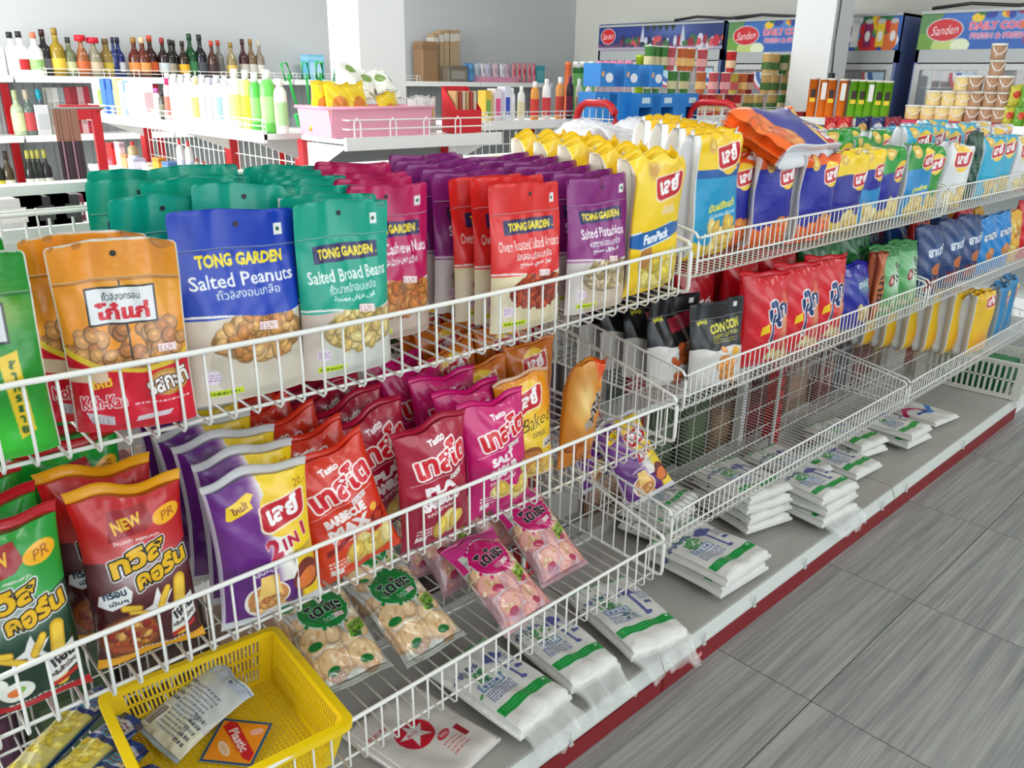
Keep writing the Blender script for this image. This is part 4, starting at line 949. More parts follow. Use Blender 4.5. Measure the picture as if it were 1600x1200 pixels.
for i in range(12):
    stand(green_dark, 'mid', 1, 2.22+.115*(i % 4)+.03*(i//4), 1.08+.09*(i//4), 'dark green snack bag, %s from the left in shaded row %s behind the blue bag' % (NTH[i % 4], ['one', 'two', 'three'][i//4]), rnd.uniform(-8, 8), 0, rnd.uniform(0, 12), 'dark green snack bags in the shade', rnd.uniform(0, .02))
for i, (k, x, lab) in enumerate(((navy, 2.83, 'navy snack bag next to the basket joint'), (navy, 3.02, 'second navy snack bag from the basket joint'), (navy, 3.19, 'third navy snack bag from the basket joint'), (skyblue, 3.36, 'light blue snack bag beside the navy ones'),
        (skyblue, 3.53, 'second light blue snack bag beside the navy ones'), (yellow_stick, 3.68, 'slim yellow snack bag after the light blue ones'), (fun_red, 3.85, 'red snack bag at far right of the middle basket'))):
    stand(k, 'mid', 2, x, .985, lab, -8, 0, 5)
for i in range(10):
    stand([navy, twist_red, navy, fun_red, yellow_stick][i % 5], 'mid', 2, 2.84+.2*(i % 5)+.04*(i//5), 1.10+.11*(i//5), '%s snack bag, %s from the left in the %s shaded row behind navy bags' % (['navy', 'brown', 'dark blue', 'red', 'yellow'][i % 5], NTH[i % 5], ['front', 'rear'][i//5]), rnd.uniform(-8, 8), 0, rnd.uniform(0, 8), 'shaded bags behind the navy ones')
# low basket, far and middle bay
for i in range(6):
    stand(lay_low, 'low', 2, 3.48-.045*i, 1.0+.062*i, ('front' if i == 0 else NTH[i])+' yellow chip bag in the far low basket'+('' if i == 0 else ', counting back'), -6, 0, 1)
stand(lay_low_blue, 'low', 2, 3.70, 1.0, 'blue chip bag right of the yellow row in the far low basket', 8)
stand(lay_low_blue, 'low', 2, 3.88, 1.02, 'blue chip bag at the far end of the low basket', 8)
stand(two_in_one, 'low', 1, 1.555, 1.10, 'purple and yellow chip bag slumped alone in the nearly empty basket', -12, -14, 34)
stand(two_in_one, 'low', 1, 1.51, 1.235, 'purple and yellow chip bag leaning behind the slumped one', 6, -8, 16)
# low basket, near bay: cracker packs
for i, (k, x, y, ln, yw, rl, lab) in enumerate(((dozo_green, .648, 1.075, 68, -6, 0, 'clear cracker pack with green splash, beside the yellow basket'), (dozo_green, .812, 1.045, 66, 2, 0, 'clear cracker pack with green splash, next to the pink ones'),
        (dozo_green, .655, 1.20, 48, 0, 0, 'green splash cracker pack behind the one beside the yellow basket'), (dozo_green, .815, 1.18, 46, 4, 0, 'green splash cracker pack behind the one next to the pink'),
        (dozo_pink, 1.02, .995, 60, 4, 0, 'front pink cracker pack beside the green ones'), (dozo_pink, 1.19, 1.055, 54, 0, 0, 'rightmost pink cracker pack by the empty end of the basket'),
        (dozo_pink, 1.0, 1.17, 46, 6, 0, 'pink cracker pack lying behind the front pink one'), (dozo_pink, 1.15, 1.215, 40, -4, 0, 'pink cracker pack at the back of the low basket'), (dozo_pink, .97, 1.25, 22, -4, 0, 'pink cracker pack at the back, behind two others'))):
    stand(k, 'low', 0, x, y, lab, yw, rl, ln, None, .018 if y < 1.15 else .022)
for i, (x, y, z, yw) in enumerate(((.155, 1.02, .375, -62), (.15, 1.085, .378, -60), (.155, 1.15, .385, -64), (.16, 1.215, .385, -58), (.15, .96, .372, -60))):
    stick.put((x-.10, y-.05, z-.012+.004*i), (R(-88), 0, R(yw)), '%s clear wrapped yellow snack stick left of the yellow basket' % ['second', 'third', 'fourth', 'fifth', 'front'][i])
# handwritten price cards
def card(w, h, base, draw, ppc=10):
    a = Art(w, h, ppc, base); draw(a); return panel_mesh('card_print', a, PAPER)
def slab_card(name, label, cat, art, loc, rot, th=.0012, edge=(225, 225, 220)):
    o = ob(name, panel_mesh(name, art, PAPER), None, None, loc, rot)
    MB().box((0, th/2+.0003, art.h/200), (art.w/100, th, art.h/100)).build('card_back', colour(edge), o)
    return tag(o, label, cat)
pc = at(880, 530, 1, 1.355)
a = Art(8, 5, 8, (226, 226, 220)); a.text('านที่', 4, 2.4, 2.6, (30, 30, 30), width=6, bold=-.01, shear=.2)
slab_card('price_card', 'white handwritten card hanging at the back above the orange bags', 'card', a, (pc[0], 1.352, pc[2]-.025), (0, 0, 0))
# yellow plastic basket and what lies in it
YEL = mat('yellow_plastic', (240, 204, 10), .35, coat=.2)
def plastic_basket(name, label, M, loc, yaw, L, W, H, floor_n=(22, 22), slots=(3, 20), taper=.86, rim=.016, cols=None):
    t = thing(name, label, 'plastic basket', loc, (0, 0, yaw)); th = .003
    lv = lambda z: taper+(1-taper)*z/H
    def wall(p0, p1, q0, q1):
        """wall between bottom edge p0-p1 and top edge q0-q1 with rows of upright slots"""
        mb = MB(); P0, P1, Q0, Q1 = map(Vector, (p0, p1, q0, q1)); n_ = (P1-P0).cross(Q0-P0).normalized()*th
        def qd(u0, u1, v0, v1):
            f = lambda u, v: (P0.lerp(P1, u)).lerp(Q0.lerp(Q1, u), v)
            c = [f(u0, v0), f(u1, v0), f(u1, v1), f(u0, v1)]
            mb.add([tuple(p) for p in c]+[tuple(p+n_) for p in c], [(0, 1, 2, 3), (7, 6, 5, 4), (0, 4, 5, 1), (1, 5, 6, 2), (2, 6, 7, 3), (3, 7, 4, 0)])
        nr, nc = slots; bands = [0.0]
        qd(0, 1, 0, .12); qd(0, 1, .88, 1); qd(0, .08, .12, .88); qd(.92, 1, .12, .88)
        hh = .76/nr
        for r in range(nr):
            y0 = .12+hh*r
            if r: qd(.08, .92, y0-.025, y0+.025)
            w = .84/nc
            for c in range(nc): qd(.08+w*c, .08+w*(c+.45), y0, y0+hh)
        return mb
    b = [(-L/2*taper, -W/2*taper, 0), (L/2*taper, -W/2*taper, 0), (L/2*taper, W/2*taper, 0), (-L/2*taper, W/2*taper, 0)]
    q = [(-L/2, -W/2, H), (L/2, -W/2, H), (L/2, W/2, H), (-L/2, W/2, H)]
    for i in range(4): wall(b[i], b[(i+1) % 4], q[i], q[(i+1) % 4]).build('side_wall', M, t)
    mb = MB(); nx, ny = floor_n; w_, l_ = W*taper, L*taper
    for k in range(nx+1): mb.box((-l_/2+l_*k/nx, 0, .0015), (l_/nx*.5, w_, .003))
    for k in range(ny+1): mb.box((0, -w_/2+w_*k/ny, .0018), (l_, w_/ny*.5, .003))
    fl = mb.build('floor_grid', M, t); fl['kind'] = 'stuff'
    def ring(e, r):
        out = []
        for sx, sy, a0 in ((1, 1, 0), (-1, 1, 90), (-1, -1, 180), (1, -1, 270)):
            for k in range(5): a_ = R(a0+22.5*k); out.append((sx*(L/2+e-r)+r*math.cos(a_), sy*(W/2+e-r)+r*math.sin(a_)))
        return out
    o_, i_ = ring(rim*.8, .02), ring(-.001, .012); n = len(o_); mb = MB()
    vs = [(x, y, H-.012) for x, y in o_]+[(x, y, H) for x, y in o_]+[(x, y, H+.001) for x, y in i_]+[(x, y, H-.006) for x, y in i_]
    mb.add(vs, [(a_*n+k, a_*n+(k+1) % n, ((a_+1) % 4)*n+(k+1) % n, ((a_+1) % 4)*n+k) for a_ in range(4) for k in range(n)])
    mb.build('rim', M, t); return t
plastic_basket('plastic_basket', 'yellow slotted plastic basket standing in the lowest near wire basket', YEL, (.405, 1.09, .340), R(-5), .29, .29, .092, (32, 32), (3, 32))
sachet.put((.312, 1.165, .362), (R(-76), R(3), R(-80)), 'grey sachet with a barcode lying in the yellow basket').scale = (1.2, 1, .95)
a = Art(9, 9, 10, (30, 84, 126)); a.rect(.5, .5, 8.5, 8.5, (244, 150, 20)); a.poly([(.9, 7.2), (1.6, 8.5), (3.0, 8.3), (8.3, 2.6), (8.2, 1.0), (6.9, 1.4)], (206, 30, 34))
a.text('Plastic', 4.7, 4.9, 1.5, (240, 225, 225), width=5.6, bold=.03, rot=-46); a.ell(7.0, 6.9, 1.1, .7, (240, 180, 160), 20); a.ell(3.0, 2.9, 1.8, .7, (240, 220, 200), -46); a.ell(3.0, 2.9, 1.4, .45, (226, 190, 150), -46); a.text('Gold Quality', 4.4, 3.6, .8, (206, 110, 10), width=3.4, bold=.01, rot=-46)
slab_card('square_card', 'square orange card with dark blue border in the yellow basket', 'card', a, (.385, 1.062, .349), (R(-86), 0, R(-50)))

# ------------------------------------------------------------------ carrier bag bundles on the deck
def bundle_art(kind_, seed):
    w, h = 17, 27; a = Art(w, h, 6, (224, 224, 216))
    if kind_ == 'swirl':
        a.put((np.abs(a.Y-(14+3*np.sin(a.X*.42))) < 1.6-.09*a.X) & (a.X < 12), (206, 40, 110)); a.put((np.abs(a.Y-(13-3.4*np.sin((a.X-6)*.42))) < 1.7) & (a.X > 7), (20, 130, 210)); a.put((np.abs(a.Y-10.5) < .8) & (a.X > 3) & (a.X < 10), (40, 60, 160)); return a
    g = np.random.default_rng(seed)
    for _ in range(50): x, y = g.normal(5.6, 1.4), g.normal(16, 2.2); a.ell(x, y, .7, .3, (90, 160, 96) if g.random() < .7 else (60, 110, 80), g.uniform(0, 180))
    a.text('ถุงหูหิ้ว ตราร่ม', 4.2, 19.6, 2.0, (50, 66, 130), width=7.6, bold=.03); a.rect(2.6, 12.2, 9.2, 14.6, (80, 120, 170)); a.rect(2.9, 12.5, 8.9, 14.3, (206, 216, 222)); a.text('6 x 14', 5.8, 13.4, 1.2, (50, 74, 140), width=4.4, bold=.03)
    a.lines_text(2.4, 8.6, 9.6, 11.8, 5, (70, 86, 150), seed=seed)
    a.line([(11.4, 18.2), (11.9, 9.8)], .7, (92, 98, 160))
    for x, y, r in ((10.2, 18.8, 1.5), (11.6, 19.6, 1.6), (12.9, 18.6, 1.4), (11.4, 18.0, 1.2)): a.ell(x, y, r, r*.7, (92, 98, 160))
    a.ell(12.2, 9.6, .9, .6, (92, 98, 160)); a.lines_text(13.0, 14.4, 15.8, 18.0, 4, (110, 116, 170), seed=seed+1); a.rect(13.2, 12.4, 14.8, 13.6, (80, 90, 150))
    a.rect(1.4, 4.4, 15.6, 7.0, (22, 150, 64)); a.lines_text(2.2, 5.0, 12, 6.6, 2, (60, 180, 100), seed=seed+2); a.ell(14.6, 6.3, .35, .35, (200, 225, 205))
    a.rect(1.2, 24.4, 15.8, 26, (120, 180, 130)) if seed % 2 else None
    return a
def stack_shape(w, h, d, seed, tail):
    """a flattened sheaf of folded carrier bags in clear film, print upwards (front face) once laid down"""
    g = np.random.default_rng(seed); ph = g.uniform(0, 6.28, 8)
    def S(u, v, sg):
        a, b = 2*u-1, 2*v-1; f = .60
        ea, eb = np.clip((np.abs(a)-f)/(1-f), 0, 1), np.clip((np.abs(b)-.80)/.20, 0, 1)
        s_ = np.maximum(ea, eb); drop = 1-np.sqrt(np.clip(1-s_**2.2, 0, 1))
        x = a*w/2*(1+.02*np.sin(3*b+ph[0])); x = x+np.sign(a)*.005*np.sin(drop*9.4)*np.clip(ea*2, 0, 1)
        z = (np.sign(b)*np.minimum(np.abs(b), 1)+1)*h/2
        y = -sg*d/2*(1-drop)
        if sg > 0: y = y-(1-drop)*(.0032*np.sin(4*a+ph[1]+2*b)*np.sin(3*b+ph[2])+.0018*np.sin(9*a+5*b+ph[3]))
        tl = np.clip(-b-.80, 0, 1)*tail; z = z-tl*h*.6*(1-.3*np.abs(a)); y = y+tl*.03
        return np.stack([x, y, z], -1)
    return S
def bundle_mesh(kind_, seed, d, tail=0.0):
    a = bundle_art(kind_, seed); im = a.done(); ny, nx = im.shape[:2]; S = stack_shape(a.w/100, a.h/100, d, seed, tail)
    U, V = np.meshgrid(np.linspace(0, 1, nx), np.linspace(0, 1, ny)); Pf, Pb = S(U, V, 1), S(U, V, -1)
    A = np.arange(nx*ny).reshape(ny, nx); q = lambda I: np.stack([I[:-1, :-1], I[:-1, 1:], I[1:, 1:], I[1:, :-1]], -1).reshape(-1, 4)
    Pb = Pb[::ny//6, ::nx//6]; B = nx*ny+np.arange(Pb.shape[0]*Pb.shape[1]).reshape(Pb.shape[:2])
    cols = np.concatenate([im.reshape(-1, 4), np.tile(np.array([.88, .88, .86, 1]), (B.size, 1))])
    return raw_mesh('bundle', np.concatenate([Pf.reshape(-1, 3), Pb.reshape(-1, 3)]), np.concatenate([q(A), q(B)[:, ::-1]]), cols, POLY)
_fm = {}
def film_mesh(var):
    """the slack clear wrapper that spills past the front end of a bundle"""
    if var in _fm: return _fm[var]
    U, V = np.meshgrid(np.linspace(-1, 1, 22), np.linspace(0, 1, 12)); g = np.random.default_rng(var); ph = g.uniform(0, 6, 6)
    x = U*(.082-.012*V+.006*np.sin(5*V+ph[0])); z = .02-.085*V+.008*np.sin(3*U+ph[1])*V
    y = .004+.018*V*V-.010*(1-V)+.007*np.sin(7*U+ph[2]+3*V)*V+.004*np.sin(15*U+ph[3])*V
    P1 = np.stack([x, y, z], -1); P2 = np.stack([x*.98, y-.006-.006*np.sin(U*4+ph[4])**2*V, z], -1)
    I = np.arange(22*12).reshape(12, 22); q = lambda I: np.stack([I[:-1, :-1], I[:-1, 1:], I[1:, 1:], I[1:, :-1]], -1).reshape(-1, 4)
    c = np.tile(np.array([.93, .94, .92, .55]), (22*12*2, 1)); c[:, 3] *= np.tile(1-.5*V.ravel(), 2)
    _fm[var] = raw_mesh('film_end', np.concatenate([P1.reshape(-1, 3), P2.reshape(-1, 3)]), np.concatenate([q(I), (q(I)+264)[:, ::-1]]), c, CLEAR); return _fm[var]
_bm = {}
def bundle(kind_, var, x, y, z, d, yaw, label, tail=0.0, sx=1.0, sy=1.0, film=0):
    k = (kind_, var, d, tail)
    if k not in _bm: _bm[k] = bundle_mesh(kind_, var, d, tail)
    o = ob('carrier_bag_bundle', _bm[k], None, None, (x, y, z+d/2), (R(-90), 0, R(yaw))); o.scale = (sx, 1, sy)
    if film: ob('film_end', film_mesh(var), None, o)
    return tag(o, label, 'bag bundle')
dz = DECKZ+.002
bundle('print', 1, 1.015, .94, dz, .060, 4, 'carrier bag bundle with green stripe beside the clear star pack', .25, film=1)
bundle('print', 2, 1.185, .95, dz, .058, -6, 'white carrier bag bundle second from the clear star pack', .3, .92, film=1)
bundle('print', 3, 1.38, .915, dz, .060, -14, 'white carrier bag bundle with puffed film end, third from the star pack', .35, 1.08, film=1)
for i in range(2): bundle('print', 4+i % 2, 1.775+.006*i, .925-.004*i, dz+.036*i, .052, -3+3*i, ('lower' if i == 0 else 'upper')+' carrier bag bundle in the stack past the bare deck', .0, 1.3, .98, film=0)
for i in range(4): bundle('print', 4+i % 2, 2.10+.008*(i % 2), 1.04+.004*i, dz+.032*i, .048, -14+4*(i % 2), '%s carrier bag bundle in the tallest stack under the empty basket' % ['lowest', 'second', 'third', 'topmost'][i], .0, 1.15, .9)
for i in range(3): bundle('print', 5-i % 2, 2.31+.012*(i % 2), .915+.006*i, dz+.036*i, .052, -6+5*(i % 2), '%s carrier bag bundle of the three at the red kick plate edge' % ['lowest', 'middle', 'topmost'][i], .0, 1.2, .74, film=1 if i == 0 else 0)
for i, (x, y, yw, n) in enumerate(((2.47, 1.08, -8, 2), (2.70, 1.00, -4, 1), (2.86, 1.06, -12, 2), (3.10, .985, -6, 2))):
    for j in range(n): bundle('print', 4+(i+j) % 2, x+.01*j, y, dz+.030*j, .044, yw+4*j, '%s carrier bag bundle, %s pile beyond the kick plate stack' % (['lower', 'upper'][j] if n > 1 else 'single', NTH[i]), 0, 1.05, .9)
bundle('swirl', 7, 3.42, 1.0, dz, .03, -8, 'clear bag bundle printed with a pink and blue swirl', 0, 1.1, .9)
for i in range(3): bundle('print', 4+i % 2, 1.86+.02*i, 1.20+.012*i, dz+.031*i, .046, 6, '%s carrier bag bundle at the back under the empty basket' % ['lowest', 'middle', 'topmost'][i], 0, 1.1, .6)
bundle('print', 5, 2.30, 1.25, dz, .034, -4, 'carrier bag bundle at the back beside the red upright', 0, 1.1, .6)
# clear pack with the red star
a = Art(20, 26, 7, (206, 200, 192)); a.ell(9, 14, 4.2, 4.2, (190, 20, 44))
st = []
for k in range(10): t_ = R(90+36*k+8); r_ = 3.7 if k % 2 == 0 else 1.5; st.append((9+r_*math.cos(t_), 14+r_*math.sin(t_)))
a.poly(st, (214, 206, 200)); a.text('8x12', 8.4, 14.2, .9, (180, 90, 100), width=2.4); a.ell(12.5, 9.2, 2.0, 1.0, (196, 60, 70), 20); a.text('SIZE', 12.5, 9.2, .8, (235, 215, 215), width=2.2); a.rect(15.2, 5.6, 16.6, 9.2, (150, 20, 36)); a.lines_text(10.4, 3.6, 14.8, 7.6, 4, (200, 120, 120)); a.text('ตรา 88', 4, 19.6, 1.2, (190, 60, 60), width=4)
im = a.done(); ny, nx = im.shape[:2]; Sx = stack_shape(.20, .26, .028, 17, 0); U, V = np.meshgrid(np.linspace(0, 1, nx), np.linspace(0, 1, ny))
A_ = np.arange(nx*ny).reshape(ny, nx); qq = np.stack([A_[:-1, :-1], A_[:-1, 1:], A_[1:, 1:], A_[1:, :-1]], -1).reshape(-1, 4)
tag(ob('plastic_bag_pack', raw_mesh('star_pack', np.concatenate([Sx(U, V, 1).reshape(-1, 3), Sx(U, V, -1).reshape(-1, 3)]), np.concatenate([qq, (qq+nx*ny)[:, ::-1]]), np.concatenate([im.reshape(-1, 4)]*2), POLY), None, None, (.815, .955, dz+.014), (R(-90), 0, R(8))), 'grey translucent bag pack printed with a red star disc', 'bag pack')
# white slotted crate at the end of the deck
WPL = mat('ivory_plastic', (224, 224, 210), .4)
plastic_basket('plastic_crate', 'white slotted plastic crate at the far end of the deck', WPL, (4.06, 1.12, dz), R(4), .26, .46, .17, (10, 14), (2, 16), .95, .01)
tag(MB().box((4.06, 1.12, dz+.075), (.19, .3, .12)).build('green_bag', colour((20, 110, 60)), None), 'green package lying in the white crate', 'package')
tag(MB().box((4.26, 1.165, .05), (.46, .48, .10)).box((4.26, 1.165, .1015), (.47, .49, .003)).build('low_platform', WHITE2), 'low white platform beyond the end of the red kick plate', 'platform')

# ------------------------------------------------------------------ background helpers
def depth(p): return float((np.array(p)-EYE)@AX[:, 2])
def px_h(p, dy): return dy*depth(p)/F_PX/.93
def px_w(p, dx): return dx*depth(p)/F_PX
GLASSES = {}
def cyl_item(name, label, cat, loc, w, h, prof, body, cap=None, lab=None, capz=.84, labz=(.18, .5), rough=.25, group=None, sx=1.0, capw=.4, rot=0):
    """a turned container: prof = [(radius share, height share)] of the body; cap and label are parts"""
    P = [(r*w/2, z*h) for r, z in prof]
    o = MB().lathe(P, n=14, sy=sx).build(name, colour(body, rough), None, True, loc, (0, 0, rot))
    tag(o, label, cat, group)
    if cap is not None: MB().lathe([(capw*w/2, capz*h-.001), (capw*w/2, h*.995), (capw*w/2*.8, h)], n=12, sy=max(sx, .8)).build('cap', colour(cap, .4), o, True)
    if lab is not None:
        r0 = max([r for r, z in prof if labz[0]-.1 <= z <= labz[1]+.1] or [r for r, z in prof])*w/2+.0009
        MB().lathe([(r0, labz[0]*h), (r0, labz[1]*h)], n=14, sy=sx, cap=False).build('paper_label', colour(lab, .6), o, True)
    return o
WINE = [(.9, 0), (1, .02), (1, .5), (.9, .58), (.45, .68), (.34, .76), (.34, .92), (.3, .93)]
LIQ = [(.95, 0), (1, .02), (1, .55), (.85, .63), (.42, .70), (.34, .86), (.3, .88)]
FLASK = [(.9, 0), (1, .05), (.98, .45), (.7, .62), (.36, .74), (.34, .86), (.3, .87)]
SHAM = [(.85, 0), (1, .03), (1.02, .66), (.95, .77), (.62, .84), (.5, .86)]
CANP = [(.98, 0), (1, .01), (1, .95), (1.02, .95), (1.02, .99), (.95, .995)]
CUP = [(.74, 0), (.76, .02), (.96, .92), (1.0, .93), (1.0, .96), (.9, .965)]
def box_item(name, label, cat, loc, w, d, h, col, face=None, band=None, rot=0, group=None, top=None, words=None, wcol=(240, 240, 240)):
    o = MB().rbox((0, 0, h/2), (w, d, h), min(w, d)*.06, 2).build(name, colour(col, .45), None, False, loc, (0, 0, rot)); tag(o, label, cat, group)
    if face: MB().box((0, -d/2-.0006, h*.45), (w*.72, .001, h*.5)).build('front_print', colour(face, .5), o)
    if band: MB().box((0, 0, h*.86), (w*1.004, d*1.004, h*.14)).build('printed_band', colour(band, .5), o)
    if top: MB().box((0, 0, h+.0005), (w*.94, d*.94, .001)).build('lid_flap', colour(top, .5), o)
    if words:
        a = Art(w*100, h*40, max(3, 60/(w*100)), col); a.text(words, w*50, h*20, h*26, wcol, width=w*70, bold=.04)
        ob('lettering', panel_mesh('lettering', a, PAPER), None, o, (0, -d/2-.0012, h*.5))
    return o
def pillow_item(name, label, cat, loc, w, h, d, col, spot=None, rot=(0, 0, 0), group=None, ink=None):
    a = Art(w*100, h*100, max(1.2, 40/(w*100)), col)
    if spot: a.ell(w*50, h*55, w*30, h*18, spot)
    if ink: a.lines_text(w*20, h*12, w*80, h*38, 3, ink, seed=int(w*1e4) % 97)
    parts, S = bag_parts(a, 'pillow', d, FOIL, int(abs(loc[0]*100)) % 50+3, back=col)
    o = ob(name, parts[0][1], None, None, loc, rot)
    for p in parts[1:]: ob(p[0], p[1], p[2], o)
    return tag(o, label, cat, group)

# ------------------------------------------------------------------ wall shelving with the bottles
YS = 6.92
ws = thing('wall_shelving', 'grey backed white wall shelving with red uprights carrying the bottles', 'shelving', (1.0, YB, 0))
def wpart(mb, n, M, k=None):
    o = mb.build(n, M, ws); o.location = (-1.0, -YB, 0)
    if k: o['kind'] = k
    return o
WBZ = [1.372, .962, .545, .14]
for i, z in enumerate(WBZ):
    for x0 in np.arange(.6, 7.2, 1.1):
        wpart(MB().box((x0+.545, (YS+YB)/2-.02, z-.012), (1.084, YB-YS-.06, .024)).box((x0+.545, YS+.004, z-.018), (1.084, .014, .046)), 'shelf_board', WHITE2)
for x in np.arange(.6, 7.8, 1.1):
    wpart(MB().box((x, YB-.055, .66), (.05, .03, 1.32)), 'upright', RED)
for x0 in np.arange(.6, 7.2, 1.1):
    mb = MB().box((x0+.55, YB-.03, .68), (1.04, .012, 1.36)); wpart(mb, 'back_panel', mat('grey_panel', (150, 156, 156), .6))
    mb = MB()
    for x in np.arange(x0+.06, x0+1.05, .07): mb.box((x, YB-.037, .68), (.004, .003, 1.3))
    wpart(mb, 'panel_ribs', colour((120, 128, 128)), 'stuff')
for a_, b_ in ((1.9, 3.0), (3.05, 4.15), (4.2, 5.3)):
    mb = MB()
    for z in (1.40, 1.425): mb.tube([(a_, YS+.03, z), (b_, YS+.03, z)], .003, 5)
    for x in np.arange(a_, b_+.01, .22): mb.tube([(x-.02, YS+.03, 1.372), (x-.02, YS+.03, 1.43), (x+.02, YS+.03, 1.43), (x+.02, YS+.03, 1.372)], .003, 5)
    wpart(mb, 'shelf_guard', WHITE)
BT = [  # px, top, shape, width px, body, cap, label, words
 (2, 54, LIQ, 20, (240, 240, 238), (30, 30, 30), None, 'white bottle with black cap at left end'), (26, 57, LIQ, 20, (242, 242, 240), (30, 30, 30), (226, 226, 226), 'second white bottle from the left end'),
 (40, 56, LIQ, 20, (242, 242, 240), (36, 34, 34), (190, 30, 40), 'white bottle with red label'), (60, 57, LIQ, 20, (240, 242, 236), (226, 120, 90), (150, 190, 120), 'white bottle with coral cap'),
 (76, 51, LIQ, 19, (34, 34, 38), (60, 30, 26), (90, 92, 96), 'black liqueur bottle with grey label'), (94, 49, LIQ, 20, (196, 160, 40), (150, 120, 40), (226, 190, 60), 'gold bottle with yellow label'),
 (113, 61, LIQ, 17, (140, 150, 110), (50, 50, 50), (196, 200, 150), 'pale green bottle with light label'), (131, 58, FLASK, 18, (186, 110, 60), (206, 20, 40), (200, 96, 50), 'tequila style bottle with red hat cap and orange label'),
 (150, 61, FLASK, 20, (176, 170, 140), (206, 20, 50), (200, 180, 150), 'clear flask with red hat cap'), (172, 62, LIQ, 22, (170, 140, 70), (120, 100, 60), (196, 170, 60), 'golden flask with brown cork'),
 (182, 60, WINE, 12, (44, 60, 130), (40, 40, 60), None, 'slim blue bottle, left of two'), (191, 60, WINE, 15, (30, 50, 130), (40, 40, 60), (206, 210, 216), 'slim blue bottle with white label'),
 (213, 60, WINE, 19, (110, 40, 26), (150, 110, 40), (214, 130, 60), 'amber bottle with orange label, left of two'), (225, 60, WINE, 19, (120, 50, 30), (226, 190, 150), (226, 150, 80), 'amber bottle with orange label, right of two'),
 (241, 57, WINE, 18, (70, 26, 22), (206, 80, 40), (216, 90, 40), 'brown bottle with bright orange label'), (257, 60, WINE, 16, (50, 30, 30), (150, 40, 40), (196, 206, 206), 'dark bottle with pale grey label'),
 (268, 62, WINE, 13, (34, 30, 28), (40, 36, 30), (160, 150, 130), 'dark bottle, left of a close pair'), (277, 63, WINE, 13, (36, 32, 30), (60, 50, 40), (120, 110, 90), 'dark bottle, right of a close pair'),
 (287, 64, WINE, 15, (60, 40, 26), (40, 30, 26), (226, 170, 40), 'brown bottle with yellow label'), (302, 54, WINE, 17, (26, 96, 50), (24, 70, 40), (60, 130, 80), 'bright green bottle'),
 (317, 55, WINE, 17, (30, 32, 40), (40, 40, 44), (70, 76, 84), 'black bottle right of the green one'), (332, 63, WINE, 14, (90, 50, 40), (190, 60, 40), (60, 40, 40), 'reddish brown bottle'),
 (347, 62, WINE, 14, (150, 146, 136), (190, 70, 50), (110, 110, 110), 'clear bottle with red neck'), (362, 65, FLASK, 15, (180, 160, 110), (150, 120, 60), (214, 180, 90), 'clear gold flask'),
 (384, 60, WINE, 14, (90, 40, 44), (70, 26, 30), (206, 200, 190), 'maroon bottle with white label'), (397, 60, WINE, 14, (150, 120, 90), (150, 110, 50), (210, 206, 196), 'tan bottle with white label'), (410, 62, WINE, 14, (176, 160, 140), (196, 190, 170), (214, 210, 200), 'pale bottle at right end')]
for px, top, sh, wp, body, cap, lab, words in BT:
    p = at(px, 114, 1, 7.06); h = px_h(p, (114 if px > 60 else 116)-top)
    cyl_item('liquor_bottle', words+' on the top wall shelf', 'bottle', (p[0], 7.06+.03*math.sin(px), WBZ[0]+.001), px_w(p, wp)*1.05, h, sh, tuple(int(v*(.8 if sum(body) < 600 else 1)) for v in body), cap, lab, .86, (.14, .38), .12, capw=.85 if cap[0] > 200 and cap[1] < 25 else .42)
for px, top, body, cap, lab, words in ((33, 141, (170, 186, 150), (190, 200, 150), (206, 216, 160), 'pale green square bottle'), (50, 142, (96, 110, 104), (206, 190, 170), (190, 70, 70), 'clear bottle with red label'), (70, 142, (80, 92, 100), (40, 170, 190), (206, 206, 206), 'clear bottle with turquoise neck')):
    p = at(px, 207, 1, 7.06); cyl_item('liquor_bottle', words+' on the second wall shelf', 'bottle', (p[0], 7.06, WBZ[1]+.001), px_w(p, 19), px_h(p, 62), LIQ, body, cap, lab, .78, (.1, .5), .12)
for i, (px, c) in enumerate(((85, (190, 190, 180)), (94, (206, 206, 200)), (102, (150, 160, 160)), (112, (176, 60, 70)), (122, (150, 40, 50)), (132, (200, 160, 160)), (141, (170, 40, 60)))):
    p = at(px, 207, 1, 7.12); box_item('small_carton', '%s small carton in the row on the second wall shelf' % ['beige', 'cream', 'grey', 'rose', 'dark red', 'pale pink', 'crimson'][i], 'carton', (p[0], 7.12, WBZ[1]+.001), px_w(p, 9), .10, px_h(p, 63), c, face=tuple(int(v*.8) for v in c))
for i, (px, c, lab) in enumerate(((2, (40, 44, 40), (206, 190, 40)), (18, (70, 56, 36), (216, 210, 190)), (52, (36, 40, 36), (196, 196, 186)), (60, (34, 40, 30), (206, 206, 196)), (68, (30, 34, 32), (190, 186, 170)), (78, (40, 34, 34), (206, 200, 190)))):
    p = at(px, 296, 1, 7.06); cyl_item('wine_bottle', '%s dark wine bottle from the left on the third wall shelf' % NTH[i], 'bottle', (p[0], 7.06, WBZ[2]+.001), .075, .31, WINE, c, (196, 190, 90) if i > 1 else (60, 50, 40), lab, .8, (.1, .34), .15)
